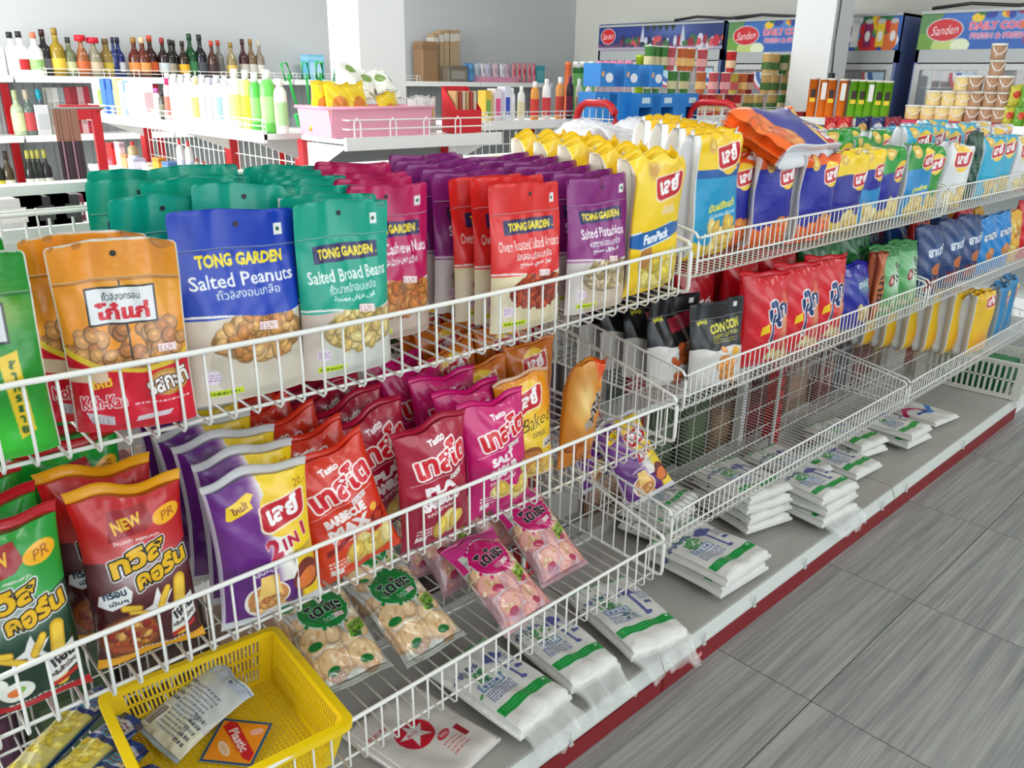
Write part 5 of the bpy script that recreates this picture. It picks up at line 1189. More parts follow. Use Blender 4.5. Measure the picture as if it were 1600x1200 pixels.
# right part of the top shelf
def wall_px(px, y0): return at(px, y0, 1, 7.08)
for px0, px1, top, c, w_, k in ((656, 686, 72, (150, 116, 84), 'plain brown cardboard box', 1), (684, 722, 104, (120, 112, 98), 'grey brown carton in front of paper bags', 0)):
    p = wall_px((px0+px1)/2, 126); box_item('cardboard_box', w_+' on the wall shelf right of the column', 'box', (p[0], 7.14 if k else 7.0, WBZ[0]+.001), px_w(p, px1-px0), .16 if k else .12, px_h(p, 126-top), c, band=tuple(int(v*.92) for v in c), face=None if k else (150, 146, 136))
for i, (px, top) in enumerate(((684, 62), (693, 58), (701, 56), (710, 57), (717, 56))):
    p = wall_px(px, 126); box_item('paper_bag_bundle', '%s brown paper bag bundle standing behind the grey carton' % NTH[i], 'paper bags', (p[0], 7.16, WBZ[0]+.001), px_w(p, 9), .12, px_h(p, 126-top), (176, 150, 116), band=(206, 200, 190))
pt = wall_px(770, 126); tr = thing('pink_tray', 'shallow pink plastic tray with small packs on the wall shelf', 'tray', (pt[0], 7.08, WBZ[0]+.001)); wT = px_w(pt, 78)
MB().box((0, 0, .004), (wT, .2, .008)).build('tray_floor', colour((216, 150, 176)), tr)
for c, d in (((0, -.1, .03), (wT, .006, .06)), ((0, .1, .03), (wT, .006, .06)), ((-wT/2, 0, .03), (.006, .2, .06)), ((wT/2, 0, .03), (.006, .2, .06))): MB().box(c, d).build('tray_side', colour((216, 150, 176)), tr)
for i, (px, c) in enumerate(((730, (60, 140, 200)), (738, (90, 160, 210)), (748, (190, 200, 220)), (757, (226, 220, 230)), (766, (206, 200, 226)), (776, (226, 196, 210)), (786, (226, 226, 236)), (794, (206, 170, 190)))):
    p = wall_px(px, 124); pillow_item('small_pack', '%s pack, %s from the left in the pink tray' % (['blue', 'light blue', 'grey blue', 'white', 'lilac', 'pink', 'pale', 'rose'][i], NTH[i]), 'pack', (p[0], 7.08, WBZ[0]+.012), px_w(p, 12), px_h(p, 25), .03, c, spot=tuple(int(v*.85) for v in c), rot=(R(-10), R(10*math.sin(px)), 0))
for i, px in enumerate((800, 808, 816, 824, 831)):
    p = wall_px(px, 126); pillow_item('striped_stick_pack', '%s red striped stick pack on the wall shelf' % NTH[i], 'pack', (p[0], 7.05, WBZ[0]+.002), px_w(p, 8), px_h(p, 27), .02, (214, 130, 140), spot=(190, 20, 50), rot=(R(-8), R(8), 0))
p = wall_px(845, 126); box_item('teal_box', 'small turquoise box at right end of the wall shelf', 'box', (p[0], 7.12, WBZ[0]+.001), px_w(p, 19), .06, px_h(p, 24), (70, 170, 180), face=(110, 190, 196))

# ------------------------------------------------------------------ shampoo gondola running into the shop
GX, GZ = 2.06, 1.17
sg = thing('shelving_unit', 'white shelving unit with red posts carrying shampoo and cleaning bottles', 'shelving', (GX, 3.2, 0))
def spart(mb, n, M, k=None):
    o = mb.build(n, M, sg); o.location = (-GX, -3.2, 0)
    if k: o['kind'] = k
    return o
e0 = at(544, 222, 2, GZ-.01); EY = e0[1]
YA, YE = max(at(466, 212, 2, GZ)[1], EY+.43), at(147, 177, 2, GZ)[1]
XS = GX-.34
for y0, y1 in ((YA, (YA+YE)/2), ((YA+YE)/2, YE)):
    spart(MB().box((GX-.17, (y0+y1)/2, GZ-.012), (.34, y1-y0-.004, .022)).box((XS+.005, (y0+y1)/2, GZ-.012), (.016, y1-y0-.004, .05)), 'shelf_board', WHITE2)
    spart(MB().box((GX-.19, (y0+y1)/2, .86), (.36, y1-y0-.004, .024)).box((XS-.02, (y0+y1)/2, .855), (.014, y1-y0-.004, .04)), 'shelf_board', WHITE2)
    spart(MB().box((GX, (y0+y1)/2, .06), (.74, y1-y0-.004, .12)), 'base', WHITE2)
for px in (229, 361, 472):
    p = at(px, 215, 0, GX); spart(MB().box((GX, p[1], .575), (.05, .075, 1.15)), 'upright', RED)
    spart(MB().add([(GX, p[1]-.03, GZ-.03), (XS+.03, p[1]-.03, GZ-.03), (GX, p[1]-.03, GZ-.15), (GX, p[1]-.02, GZ-.03), (XS+.03, p[1]-.02, GZ-.03), (GX, p[1]-.02, GZ-.15)], [(0, 1, 2), (5, 4, 3), (0, 3, 4, 1), (1, 4, 5, 2), (2, 5, 3, 0)]), 'bracket', WHITE2)
mb = MB()
for y in np.arange(YA+.03, YE, .062): mb.tube([(GX, y, .15), (GX, y, 1.16)], .003, 4)
for z in np.arange(.2, 1.16, .09): mb.tube([(GX, YA, z), (GX, YE, z)], .003, 4)
spart(mb, 'back_grid', WHITE, 'stuff')
for a_, b_ in ((YA+.02, YA+.62), (YA+.9, YA+1.4), (YE-.6, YE-.02)):
    mb = MB()
    for z in (.03, .055): mb.tube([(XS+.02, a_, GZ+z), (XS+.02, b_, GZ+z)], .003, 5)
    for y in np.arange(a_, b_, .15): mb.tube([(XS+.02, y, GZ), (XS+.02, y, GZ+.058), (XS+.02, y+.03, GZ+.058), (XS+.02, y+.03, GZ)], .003, 5)
    spart(mb, 'shelf_guard', WHITE)
def sh(px, yb, off=0.0):
    p = at(px, yb, 0, XS+off); return p
SH = [  # px, top, base, width px, kind, body, cap, label, words
 (158, 122, 172, 13, 'b', (236, 240, 236), None, (206, 226, 120), 'white box with lime print'), (170, 121, 173, 11, 'b', (60, 110, 200), None, (120, 170, 230), 'blue box, left of two'), (180, 122, 174, 11, 'b', (50, 100, 196), None, (150, 190, 230), 'blue box, right of two'),
 (189, 121, 175, 9, 'b', (226, 206, 120), None, (240, 226, 150), 'pale yellow box'), (198, 124, 176, 10, 'b', (176, 210, 230), None, (226, 236, 240), 'light blue box'), (212, 128, 178, 15, 'b', (240, 240, 240), None, (226, 230, 232), 'white box with two dots'), (232, 126, 181, 17, 'b', (242, 240, 238), None, (226, 190, 196), 'white box with pink print'),
 (248, 134, 181, 8, 's', (226, 226, 220), (190, 90, 170), (206, 210, 200), 'white bottle with purple cap'), (257, 140, 183, 9, 's', (60, 60, 50), (40, 40, 36), (120, 120, 100), 'dark olive bottle'), (266, 122, 184, 9, 's', (226, 190, 196), (220, 40, 110), (236, 110, 90), 'bottle with pink pointed cap'),
 (277, 118, 185, 12, 's', (244, 244, 240), (236, 236, 236), (226, 226, 224), 'white shampoo bottle right of the pink capped one'), (289, 118, 186, 11, 's', (240, 238, 232), (226, 226, 226), (226, 216, 200), 'cream shampoo bottle'), (300, 116, 188, 12, 's', (244, 244, 242), (236, 236, 234), (230, 226, 220), 'tall white shampoo bottle'),
 (311, 120, 188, 11, 's', (236, 232, 220), (240, 226, 160), (226, 196, 110), 'white bottle with gold label'), (322, 118, 190, 12, 's', (240, 240, 240), (226, 226, 230), (206, 206, 214), 'white bottle with grey label'), (333, 120, 190, 11, 's', (226, 226, 240), (206, 196, 226), (206, 196, 226), 'lilac white bottle'),
 (345, 118, 192, 14, 's', (236, 240, 242), (206, 206, 216), (170, 210, 216), 'white bottle with turquoise label'), (357, 116, 190, 10, 's', (242, 242, 240), (236, 236, 236), (226, 226, 226), 'white bottle left of the dish soap'), (372, 105, 190, 15, 's', (240, 242, 226), (240, 240, 236), (226, 230, 130), 'white dish soap bottle with yellow green label'),
 (389, 107, 192, 14, 's', (226, 230, 120), (236, 240, 230), (236, 216, 60), 'yellow green dish soap bottle with white cap'), (403, 110, 193, 14, 's', (90, 200, 80), (240, 240, 236), (150, 220, 120), 'bright green soap bottle'), (422, 106, 195, 18, 's', (110, 210, 90), (226, 236, 226), (170, 226, 140), 'big green soap bottle with loop handle'), (441, 118, 197, 15, 's', (236, 240, 232), (236, 236, 230), (170, 214, 150), 'white spray bottle beside the green ones')]
for px, top, yb, wp, kd, body, cap, lab, words in SH:
    p = sh(px, yb-3, .07); w, h = px_w(p, wp), px_h(p, yb-3-top); lb = words+' on the shampoo shelf'
    if kd == 'b': box_item('toiletry_box', lb, 'box', (p[0], p[1], GZ+.001), w, .07, h, body, face=lab)
    else: cyl_item('shampoo_bottle' if px < 360 else 'soap_bottle', lb, 'bottle', (p[0], p[1], GZ+.001), w*1.3, h, SHAM, body, cap, lab, .85, (.16, .58), .3, sx=.7, rot=R(-40), capw=.56)
rnd2 = random.Random(5)
for i in range(10):    # second row of bottles
    px = 268+i*11; p = sh(px, 178+i*1.1, .20); c = [(236, 236, 232), (226, 226, 240), (240, 232, 220), (220, 230, 232)][i % 4]
    cyl_item('shampoo_bottle', 'pale shampoo bottle, %s from the left in the second row' % NTH[i], 'bottle', (p[0], p[1], GZ+.001), px_w(p, 14), px_h(p, 62), SHAM, c, (226, 226, 226), (206, 206, 210), .85, (.14, .55), .3, sx=.7, group='pale bottles in the second shampoo row', capw=.56)
# small goods on the lower shelf
for px, top, wp, c, kd, words in ((160, 240, 11, (206, 40, 40), 'b', 'red carton'), (171, 236, 8, (226, 190, 196), 'b', 'narrow pink carton'), (180, 252, 12, (226, 150, 100), 'b', 'orange carton with stripes'), (191, 231, 16, (176, 150, 110), 'j', 'olive jar with red lid'), (194, 254, 20, (206, 200, 226), 'b', 'lilac carton'),
        (212, 258, 14, (236, 230, 206), 'b', 'cream carton'), (228, 246, 12, (236, 150, 40), 'b', 'orange and blue carton'), (245, 248, 18, (90, 130, 190), 'b', 'blue and white carton'), (262, 212, 12, (236, 236, 236), 's', 'white spray bottle with red trigger, left'), (275, 212, 12, (236, 236, 236), 's', 'white spray bottle with red trigger, right'),
        (286, 234, 9, (176, 180, 160), 's', 'clear spray bottle, first of three'), (296, 236, 9, (186, 186, 166), 's', 'clear spray bottle, second of three'), (306, 238, 9, (176, 176, 150), 's', 'clear spray bottle, third of three'), (324, 238, 20, (240, 150, 110), 'b', 'orange card box with yellow panel'), (345, 245, 14, (130, 140, 80), 'b', 'olive carton'),
        (366, 250, 14, (206, 196, 190), 'b', 'beige carton'), (396, 240, 12, (236, 206, 150), 'b', 'sand coloured carton'), (409, 232, 20, (236, 236, 226), 'b', 'white booklet box with blue top'), (425, 246, 8, (190, 180, 60), 'b', 'lime carton'), (445, 254, 16, (150, 30, 40), 'b', 'dark red carton'), (460, 244, 18, (140, 150, 160), 'b', 'grey blue carton'), (140, 262, 30, (196, 140, 160), 'b', 'long mauve carton')):
    yb = 270; p = at(px, yb, 0, XS+.02); p[1] = min(max(p[1], YA+.05), YE-.06); w, h = px_w(p, wp), px_h(p, yb-top)
    lb = words+' on the lower shelf under the shampoo'
    if kd == 'b': box_item('small_goods_carton', lb, 'carton', (p[0]+.08, p[1], .8725), w, .09, h, c, face=tuple(min(255, int(v*1.12)) for v in c), band=tuple(int(v*.8) for v in c))
    else: cyl_item('spray_bottle' if kd == 's' else 'jar', lb, 'bottle' if kd == 's' else 'jar', (p[0]+.08, p[1], .8725), w, h, SHAM, c, (190, 50, 50), (200, 206, 226), .8, (.2, .5), .3)
# end display shelf with the pink basket
EX0, EX1 = e0[0], at(781, 214, 1, EY)[0]
es = thing('end_display_shelf', 'white end shelf with wire guard carrying the pink basket', 'shelf', (EX0, EY, 0))
def epart(mb, n, M):
    o = mb.build(n, M, es); o.location = (-EX0, -EY, 0); return o
EM = (EX0+EX1)/2; EW = EX1-EX0
epart(MB().box((EM, EY+.18, GZ-.012), (EW, .36, .02)).box((EM, EY+.006, GZ-.02), (EW+.02, .02, .05)), 'shelf_board', WHITE2)
mb = MB()
for z in (.035, .07): mb.tube([(EX0+.02, EY+.3, GZ+z), (EX0+.02, EY+.02, GZ+z), (EX1-.02, EY+.02, GZ+z), (EX1-.02, EY+.3, GZ+z)], .0032, 5)
for k in range(5): x = EX0+.06+(EW-.12)*k/4; mb.tube([(x-.015, EY+.02, GZ), (x-.015, EY+.02, GZ+.06), (x, EY+.02, GZ+.078), (x+.015, EY+.02, GZ+.06), (x+.015, EY+.02, GZ)], .0032, 5)
epart(mb, 'wire_guard', WHITE)
for x in (EX0+.02, EX1-.02):
    epart(MB().add([(x-.002, EY+.03, GZ-.03), (x-.002, EY+.36, GZ-.03), (x-.002, EY+.36, GZ-.17), (x-.002, EY+.30, GZ-.15), (x+.002, EY+.03, GZ-.03), (x+.002, EY+.36, GZ-.03), (x+.002, EY+.36, GZ-.17), (x+.002, EY+.30, GZ-.15)], [(0, 1, 2, 3), (7, 6, 5, 4), (0, 4, 5, 1), (1, 5, 6, 2), (2, 6, 7, 3), (3, 7, 4, 0)]), 'bracket', WHITE2)
    epart(MB().box((x, EY+.37, .575), (.05, .04, 1.15)), 'upright', RED)
epart(MB().box((EM, EY+.385, .58), (EW-.06, .012, 1.1)), 'back_panel', mat('grey_panel', (150, 156, 156)))
epart(MB().box((EM, EY+.19, .06), (EW, .36, .12)), 'base', WHITE2)
pb0, pb1 = at(480, 205, 2, GZ), at(640, 200, 2, GZ)
PBX, PBY = EX0+.22, EY+.19
pkb = thing('pink_basket', 'pink plastic basket with yellow snack bags on the end shelf', 'plastic basket', (PBX, PBY, GZ+.0))
PK = mat('pink_plastic', (236, 164, 186), .4)
Lb, Wb, Hb = .50, .24, .115
for s_, c, d in (('long', (0, -Wb/2, Hb/2), (Lb, .006, Hb)), ('long', (0, Wb/2, Hb/2), (Lb, .006, Hb)), ('short', (-Lb/2, 0, Hb/2), (.006, Wb, Hb)), ('short', (Lb/2, 0, Hb/2), (.006, Wb, Hb))):
    MB().box(c, d, Matrix.Rotation(R(7)*(1 if c[0] > 0 else -1 if c[0] < 0 else 0), 3, 'Y') @ Matrix.Rotation(R(7)*(1 if c[1] < 0 else -1 if c[1] > 0 else 0), 3, 'X')).build('basket_side', PK, pkb)
MB().box((0, 0, .004), (Lb*.97, Wb*.94, .006)).build('basket_floor', PK, pkb)
MB().tube([(-Lb/2-.012, -Wb/2-.012, Hb), (Lb/2+.012, -Wb/2-.012, Hb), (Lb/2+.012, Wb/2+.012, Hb), (-Lb/2-.012, Wb/2+.012, Hb)], .007, 6, True).build('rim', PK, pkb, True)
for i, (dx, dy, c) in enumerate(((-.20, .02, 0), (-.15, -.03, 0), (-.09, .03, 0), (-.03, -.02, 0), (.14, .0, 1), (.19, .03, 1))):
    pillow_item('yellow_snack_bag', '%s yellow snack bag from the left in the pink basket' % NTH[i], 'snack bag', (PBX+dx, PBY+dy, GZ+.012), .13, .20 if not c else .16, .04, (240, 210, 20), spot=(214, 130, 40), rot=(R(-12), R(10-5*i), R(8*i-10)), ink=(180, 60, 40))
for i in range(9):
    x = EX0+.40+.055*(i % 4); z = GZ+.14+.035*(i//4)
    pillow_item('white_pouch', 'white and green sachet, %s from the left in the %s layer behind the pouches' % (NTH[i % 4], ['bottom', 'middle', 'top'][i//4]), 'sachet', (x-.10, EY+.30+.02*(i % 3), z), .10, .13, .03, (230, 232, 222), spot=(130, 160, 80), rot=(R(-50), R(20*math.sin(i*2)), R(30*math.sin(i))), group='white sachets piled on the end shelf')
for i, (px, top) in enumerate(((652, 146), (664, 144), (680, 147))):
    p = at(px, 200, 1, EY+.12); pillow_item('silver_pouch', '%s silver stand up pouch on the end shelf left of the red box' % NTH[i], 'pouch', (p[0], EY+.12+.03*i, GZ+.002), .11, .155, .05, (214, 214, 210), spot=(196, 176, 110), ink=(120, 110, 110))
p = at(722, 200, 1, EY+.13); rb = thing('display_box', 'red display box with wooden sticks on the end shelf', 'display box', (p[0], EY+.13, GZ+.001)); w = .15
MB().box((0, 0, .05), (w, .10, .10)).build('box_front', colour((206, 20, 36)), rb); MB().box((0, .052, .10), (w, .004, .20)).build('box_back', colour((206, 20, 36)), rb)
for s in (-1, 1): MB().add([(s*w/2, -.05, .1), (s*w/2, .05, .1), (s*w/2, .05, .2), (s*(w/2-.004), -.05, .1), (s*(w/2-.004), .05, .1), (s*(w/2-.004), .05, .2)], [(0, 1, 2), (5, 4, 3), (0, 3, 4, 1), (1, 4, 5, 2), (2, 5, 3, 0)]).build('box_side', colour((206, 20, 36)), rb)
for k in range(6): MB().rbox((-.055+.022*k, 0, .135), (.016, .06, .09), .003, 2).build('contents_pack', colour(((190, 150, 100), (170, 60, 50), (206, 190, 160))[k % 3]), rb)
# green brushes and the blue box before the column
for i, (px, top, tilt_, c) in enumerate(((463, 106, -16, (20, 180, 70)), (476, 108, -4, (30, 170, 80)), (487, 106, 4, (40, 180, 90)), (498, 108, -6, (30, 160, 80)), (508, 112, 8, (50, 190, 100)), (518, 110, 14, (40, 170, 80)))):
    p = at(px, 196, 2, GZ); q_ = (p[0]+.05+.004*i, p[1]+.02, GZ+.001); h = px_h(p, 196-top)
    o = thing('green_brush', '%s bright green cleaning brush from the left beside the column' % NTH[i], 'brush', q_, (0, R(tilt_), 0))
    MB().tube([(0, 0, .04), (0, 0, h*.55), (.004, 0, h*.8)], .007, 6).build('handle', colour(c), o, True); MB().tube([(-.02, 0, h*.72), (-.015, 0, h*.97), (.015, 0, h*.97), (.02, 0, h*.72)], .006, 6, True).build('loop', colour(c), o, True)
    MB().rbox((0, 0, .03), (.06, .03, .06), .008).build('bristle_head', colour((60, 200, 110)), o)
p = at(491, 112, 1, 7.08); box_item('blue_carton', 'light blue carton on the wall shelf just left of the column', 'carton', (p[0], 7.1, WBZ[0]+.001), px_w(p, 30), .12, px_h(p, 34), (110, 190, 222), face=(176, 216, 240), band=(150, 206, 232))

# ------------------------------------------------------------------ red end frames (bent tube or flat post, with wire grid)
def hoop(label, p_far, p_near, ztop, flat=False, panel=True):
    t = thing('red_end_frame', label, 'frame', (p_far[0], p_far[1], 0)); d = (p_near[0]-p_far[0], p_near[1]-p_far[1])
    P = lambda u, z: (d[0]*u, d[1]*u, z)
    if flat:
        q = Matrix.Rotation(math.atan2(d[1], d[0]), 3, 'Z'); L_ = math.hypot(*d)
        for u in (0.0, 1.0): MB().box((d[0]*u, d[1]*u, ztop/2), (.035, .05, ztop), q).build('post', RED, t)
        MB().box((d[0]/2, d[1]/2, ztop-.03), (L_-.03, .05, .06), q).build('top_bar', RED, t)
    else: MB().tube([P(0, 0), P(0, ztop-.10), P(.04, ztop-.05), P(.14, ztop-.015), P(.25, ztop), P(.75, ztop), P(.86, ztop-.015), P(.96, ztop-.05), P(1, ztop-.10), P(1, 0)], .022, 8).build('bent_tube', RED, t, True)
    if panel:
        mb = MB()
        for k in range(1, 6): mb.tube([P(k/6, .4), P(k/6, ztop-.03)], .003, 4)
        for z in np.arange(.5, ztop-.05, .07): mb.tube([P(0, z), P(1, z)], .003, 4)
        g_ = mb.build('wire_grid', WHITE, t); g_['kind'] = 'stuff'
    return t
ZC = 1.17
CY = at(900, 188, 2, ZC)[1]
h1a, h1b = at(902, 160, 2, 1.285), at(972, 166, 2, 1.285)
hoop('red tubular end frame standing left of the blue boxes', h1a, (h1a[0], h1a[1]-.30), 1.285)
h2 = at(1079, 159, 2, 1.285); hoop('red tubular end frame standing right of the blue boxes', h2, (h2[0]+.02, h2[1]-.36), 1.285)
h3 = at(98, 164, 2, 1.27); h3t = hoop('flat red end frame hung with hair clip cards at the left', h3, (h3[0]+.12, h3[1]-.02), 1.27, True, False)
MB().tube([(0, 0, 1.235), (0, -.14, 1.262), (.12, -.14, 1.262), (.12, 0, 1.235)], .005, 6).tube([(0, -.14, 1.262), (-.09, -.14, 1.262)], .005, 6).build('peg_bar', CHROME, h3t)
for i in range(7):
    px = 84+5.5*i; yt = 172+2*(i % 3); p = at(px, yt, 1, h3[1]-.14)
    c = thing('hanging_card', '%s strip of hair clips hanging on the flat red frame' % NTH[i], 'hanging card', (p[0], h3[1]-.14, 1.26-.37))
    MB().box((0, 0, .30), (.014, .004, .14)).build('header', colour((150, 104, 84)), c); MB().box((0, 0, .13), (.016, .006, .22)).build('clip_strip', colour(((58, 44, 48), (150, 110, 124), (70, 50, 56))[i % 3]), c); MB().box((0, 0, -.08), (.03, .008, .22)).build('pink_pack', colour((214, 160, 186)), c)
p = at(72, 213, 1, h3[1]-.125); box_item('hang_tag_board', 'white card board hanging beside the flat red frame', 'card', (p[0], h3[1]-.125, 1.155), .05, .008, .12, (236, 236, 236), face=(214, 216, 218))

# ------------------------------------------------------------------ centre gondola with cups and blue boxes
cx0, cx1 = at(742, 187, 1, CY)[0], at(1245, 184, 1, CY)[0]
cg = thing('shelving_unit', 'white shelving unit stacked with noodle cups and blue boxes', 'shelving', (cx0, CY, 0))
def cpart(mb, n, M, k=None):
    o = mb.build(n, M, cg); o.location = (-cx0, -CY, 0)
    if k: o['kind'] = k
    return o
nb = 3
for i in range(nb):
    a_, b_ = cx0+(cx1-cx0)*i/nb, cx0+(cx1-cx0)*(i+1)/nb; m_ = (a_+b_)/2
    for z in (ZC, .82, .45): cpart(MB().box((m_, CY+.2, z-.012), (b_-a_-.004, .4, .022)).box((m_, CY+.005, z-.014), (b_-a_-.004, .016, .046)), 'shelf_board', WHITE2)
    cpart(MB().box((m_, CY+.22, .06), (b_-a_-.004, .46, .12)), 'base', WHITE2)
    mb = MB()
    for z in (.03, .055): mb.tube([(a_+.05, CY+.02, ZC+z), (b_-.05, CY+.02, ZC+z)], .003, 5)
    for x in np.arange(a_+.08, b_-.05, .16): mb.tube([(x, CY+.02, ZC), (x, CY+.02, ZC+.058), (x+.03, CY+.02, ZC+.058), (x+.03, CY+.02, ZC)], .003, 5)
    cpart(mb, 'shelf_guard', WHITE)
    mb = MB()
    for x in np.arange(a_, b_, .06): mb.tube([(x, CY+.41, .15), (x, CY+.41, 1.15)], .003, 4)
    for z in np.arange(.2, 1.15, .09): mb.tube([(a_, CY+.41, z), (b_, CY+.41, z)], .003, 4)
    cpart(mb, 'back_grid', WHITE, 'stuff')
for i in range(nb+1): cpart(MB().box((cx0+(cx1-cx0)*i/nb, CY+.42, .6), (.05, .05, 1.2)), 'upright', RED)
def cs(px, off=.1): return at(px, 183, 1, CY+off)
for px, top, wp, kd, body, cap, lab, words in ((757, 140, 12, 'b', (226, 190, 60), None, (120, 170, 80), 'yellow and green carton'), (772, 138, 14, 'b', (236, 226, 230), None, (226, 90, 140), 'white and pink carton'), (787, 136, 12, 'b', (226, 226, 240), None, (50, 80, 190), 'white carton with blue top'), (800, 138, 10, 's', (240, 240, 238), (240, 240, 240), (226, 226, 220), 'white bottle'),
        (814, 136, 13, 's', (236, 236, 226), (240, 236, 226), (226, 214, 170), 'cream bottle'), (835, 130, 15, 's', (226, 150, 60), (240, 236, 230), (206, 60, 50), 'orange bottle with white cap'), (853, 127, 15, 's', (240, 236, 232), (236, 230, 226), (206, 60, 60), 'white bottle with red label'), (874, 125, 16, 's', (222, 146, 70), (236, 232, 226), (190, 60, 40), 'orange bottle with red label'),
        (889, 124, 13, 's', (50, 30, 40), (110, 30, 70), (130, 40, 60), 'black bottle with maroon cap'), (903, 128, 12, 's', (206, 206, 190), (230, 230, 230), (170, 150, 130), 'beige bottle'), (918, 132, 12, 's', (236, 232, 228), (226, 110, 60), (236, 120, 90), 'white bottle with orange cap')):
    p = cs(px); w, h = px_w(p, wp), px_h(p, 183-top)
    if kd == 'b': box_item('toiletry_box', words+' at left end of the noodle shelf', 'box', (p[0], CY+.1, ZC+.001), w, .07, h, body, face=lab)
    else: cyl_item('lotion_bottle', words+' at left end of the noodle shelf', 'bottle', (p[0], CY+.1, ZC+.001), w, h, SHAM, body, cap, lab, .8, (.12, .55), .3, sx=.75, capw=.5)
# canned and cupped goods: three tiers
CUPC = {'g': ((70, 130, 60), (206, 196, 150)), 'r': ((196, 40, 40), (226, 190, 150)), 'p': ((206, 90, 100), (236, 170, 170)), 't': ((214, 176, 110), (70, 110, 50)), 'o': ((206, 110, 60), (236, 190, 120)), 'y': ((214, 190, 80), (206, 90, 90)), 'd': ((140, 30, 34), (214, 170, 150)), 'w': ((236, 236, 226), (60, 150, 80)), 'l': ((150, 200, 40), (226, 236, 120))}
CN = {'g': 'green', 'r': 'red', 'p': 'pink', 't': 'tan and green', 'o': 'orange', 'y': 'yellow', 'd': 'dark red', 'w': 'white and green', 'l': 'lime'}
tiers = [(183, 153, [(1082, 'r'), (1095, 'r'), (1108, 'r'), (1121, 'o'), (1150, 'r'), (1136, 'd'), (1166, 't'), (1184, 't'), (1203, 't'), (1221, 'g'), (1234, 't')], 'bottom'),
         (152, 126, [(1046, 'g'), (1067, 'g'), (1090, 'o'), (1112, 'p'), (1142, 'y'), (1166, 'd'), (1190, 't'), (1206, 't'), (1221, 't'), (1234, 'g'), (1128, 'p'), (1154, 'o')], 'middle'),
         (126, 99, [(1008, 'g'), (1019, 'g'), (1029, 'g'), (1043, 'p'), (1058, 'o'), (1073, 'o'), (1089, 'p'), (1136, 'r'), (1189, 't'), (1203, 't'), (1226, 't'), (1214, 'g')], 'top')]
hcup = px_h(cs(1150), 28.5)
for ti, (yb, yt, L_, nm) in enumerate(tiers):
    for i, (px, k) in enumerate(sorted(L_)):
        p = at(px, 183, 1, CY+.14); w = px_w(p, 16)
        bdy, lb_ = CUPC[k]
        cyl_item('noodle_cup', '%s noodle cup, %s from the left in the %s tier' % (CN[k], NTH[i], nm), 'noodle cup', (p[0], CY+.14+.015*(i % 2), ZC+.001+ti*(hcup+.001)), w, hcup, CUP, bdy, (236, 230, 220), lb_, .93, (.2, .55), .4, capw=.98)
    # filler rows carrying the gaps of the tier above, hidden behind
for i, px in enumerate(range(1010, 1085, 13)):
    for ti in (0, 1):
        if ti == 1 and px > 1035: continue
        p = at(px, 183, 1, CY+.16); cyl_item('noodle_cup', 'green noodle cup behind the blue boxes, %s from left, %s layer' % (NTH[i], ['lower', 'upper'][ti]), 'noodle cup', (p[0], CY+.17, ZC+.001+ti*(hcup+.001)), px_w(p, 13), hcup, CUP, CUPC['g'][0], (236, 230, 220), CUPC['g'][1], .93, (.2, .55), .4, group='cups behind the blue boxes', capw=.98)
for i, px in enumerate((898, 909, 921)):
    p = cs(px, .3); cyl_item('lidded_jar', '%s green jar with white lid behind the lotion bottles' % NTH[i], 'jar', (p[0], CY+.3, ZC+.001), px_w(p, 11), px_h(p, 75), CANP, (60, 150, 70), (240, 240, 236), (110, 180, 100), .9, (.3, .8), .4, capw=1.04)
for i, px in enumerate((934, 944, 955, 966, 978)):
    p = cs(px, .3); cyl_item('lidded_jar', '%s pink topped jar behind the blue boxes' % NTH[i], 'jar', (p[0], CY+.3, ZC+.001), px_w(p, 11), px_h(p, 75), CANP, (236, 226, 226), (226, 130, 170), (206, 180, 190), .9, (.3, .8), .4, capw=1.04)
p = cs(885, .3); cyl_item('lidded_jar', 'orange topped jar behind the lotion bottles', 'jar', (p[0], CY+.3, ZC+.001), px_w(p, 10), px_h(p, 75), CANP, (226, 110, 60), (226, 110, 50), None, .9, capw=1.0)
p = cs(995, .3); cyl_item('lidded_jar', 'lime green jar at left of the top cup tier', 'jar', (p[0], CY+.3, ZC+.001), px_w(p, 13), px_h(p, 82), CANP, (170, 206, 30), (150, 190, 20), None, .9, capw=1.0)
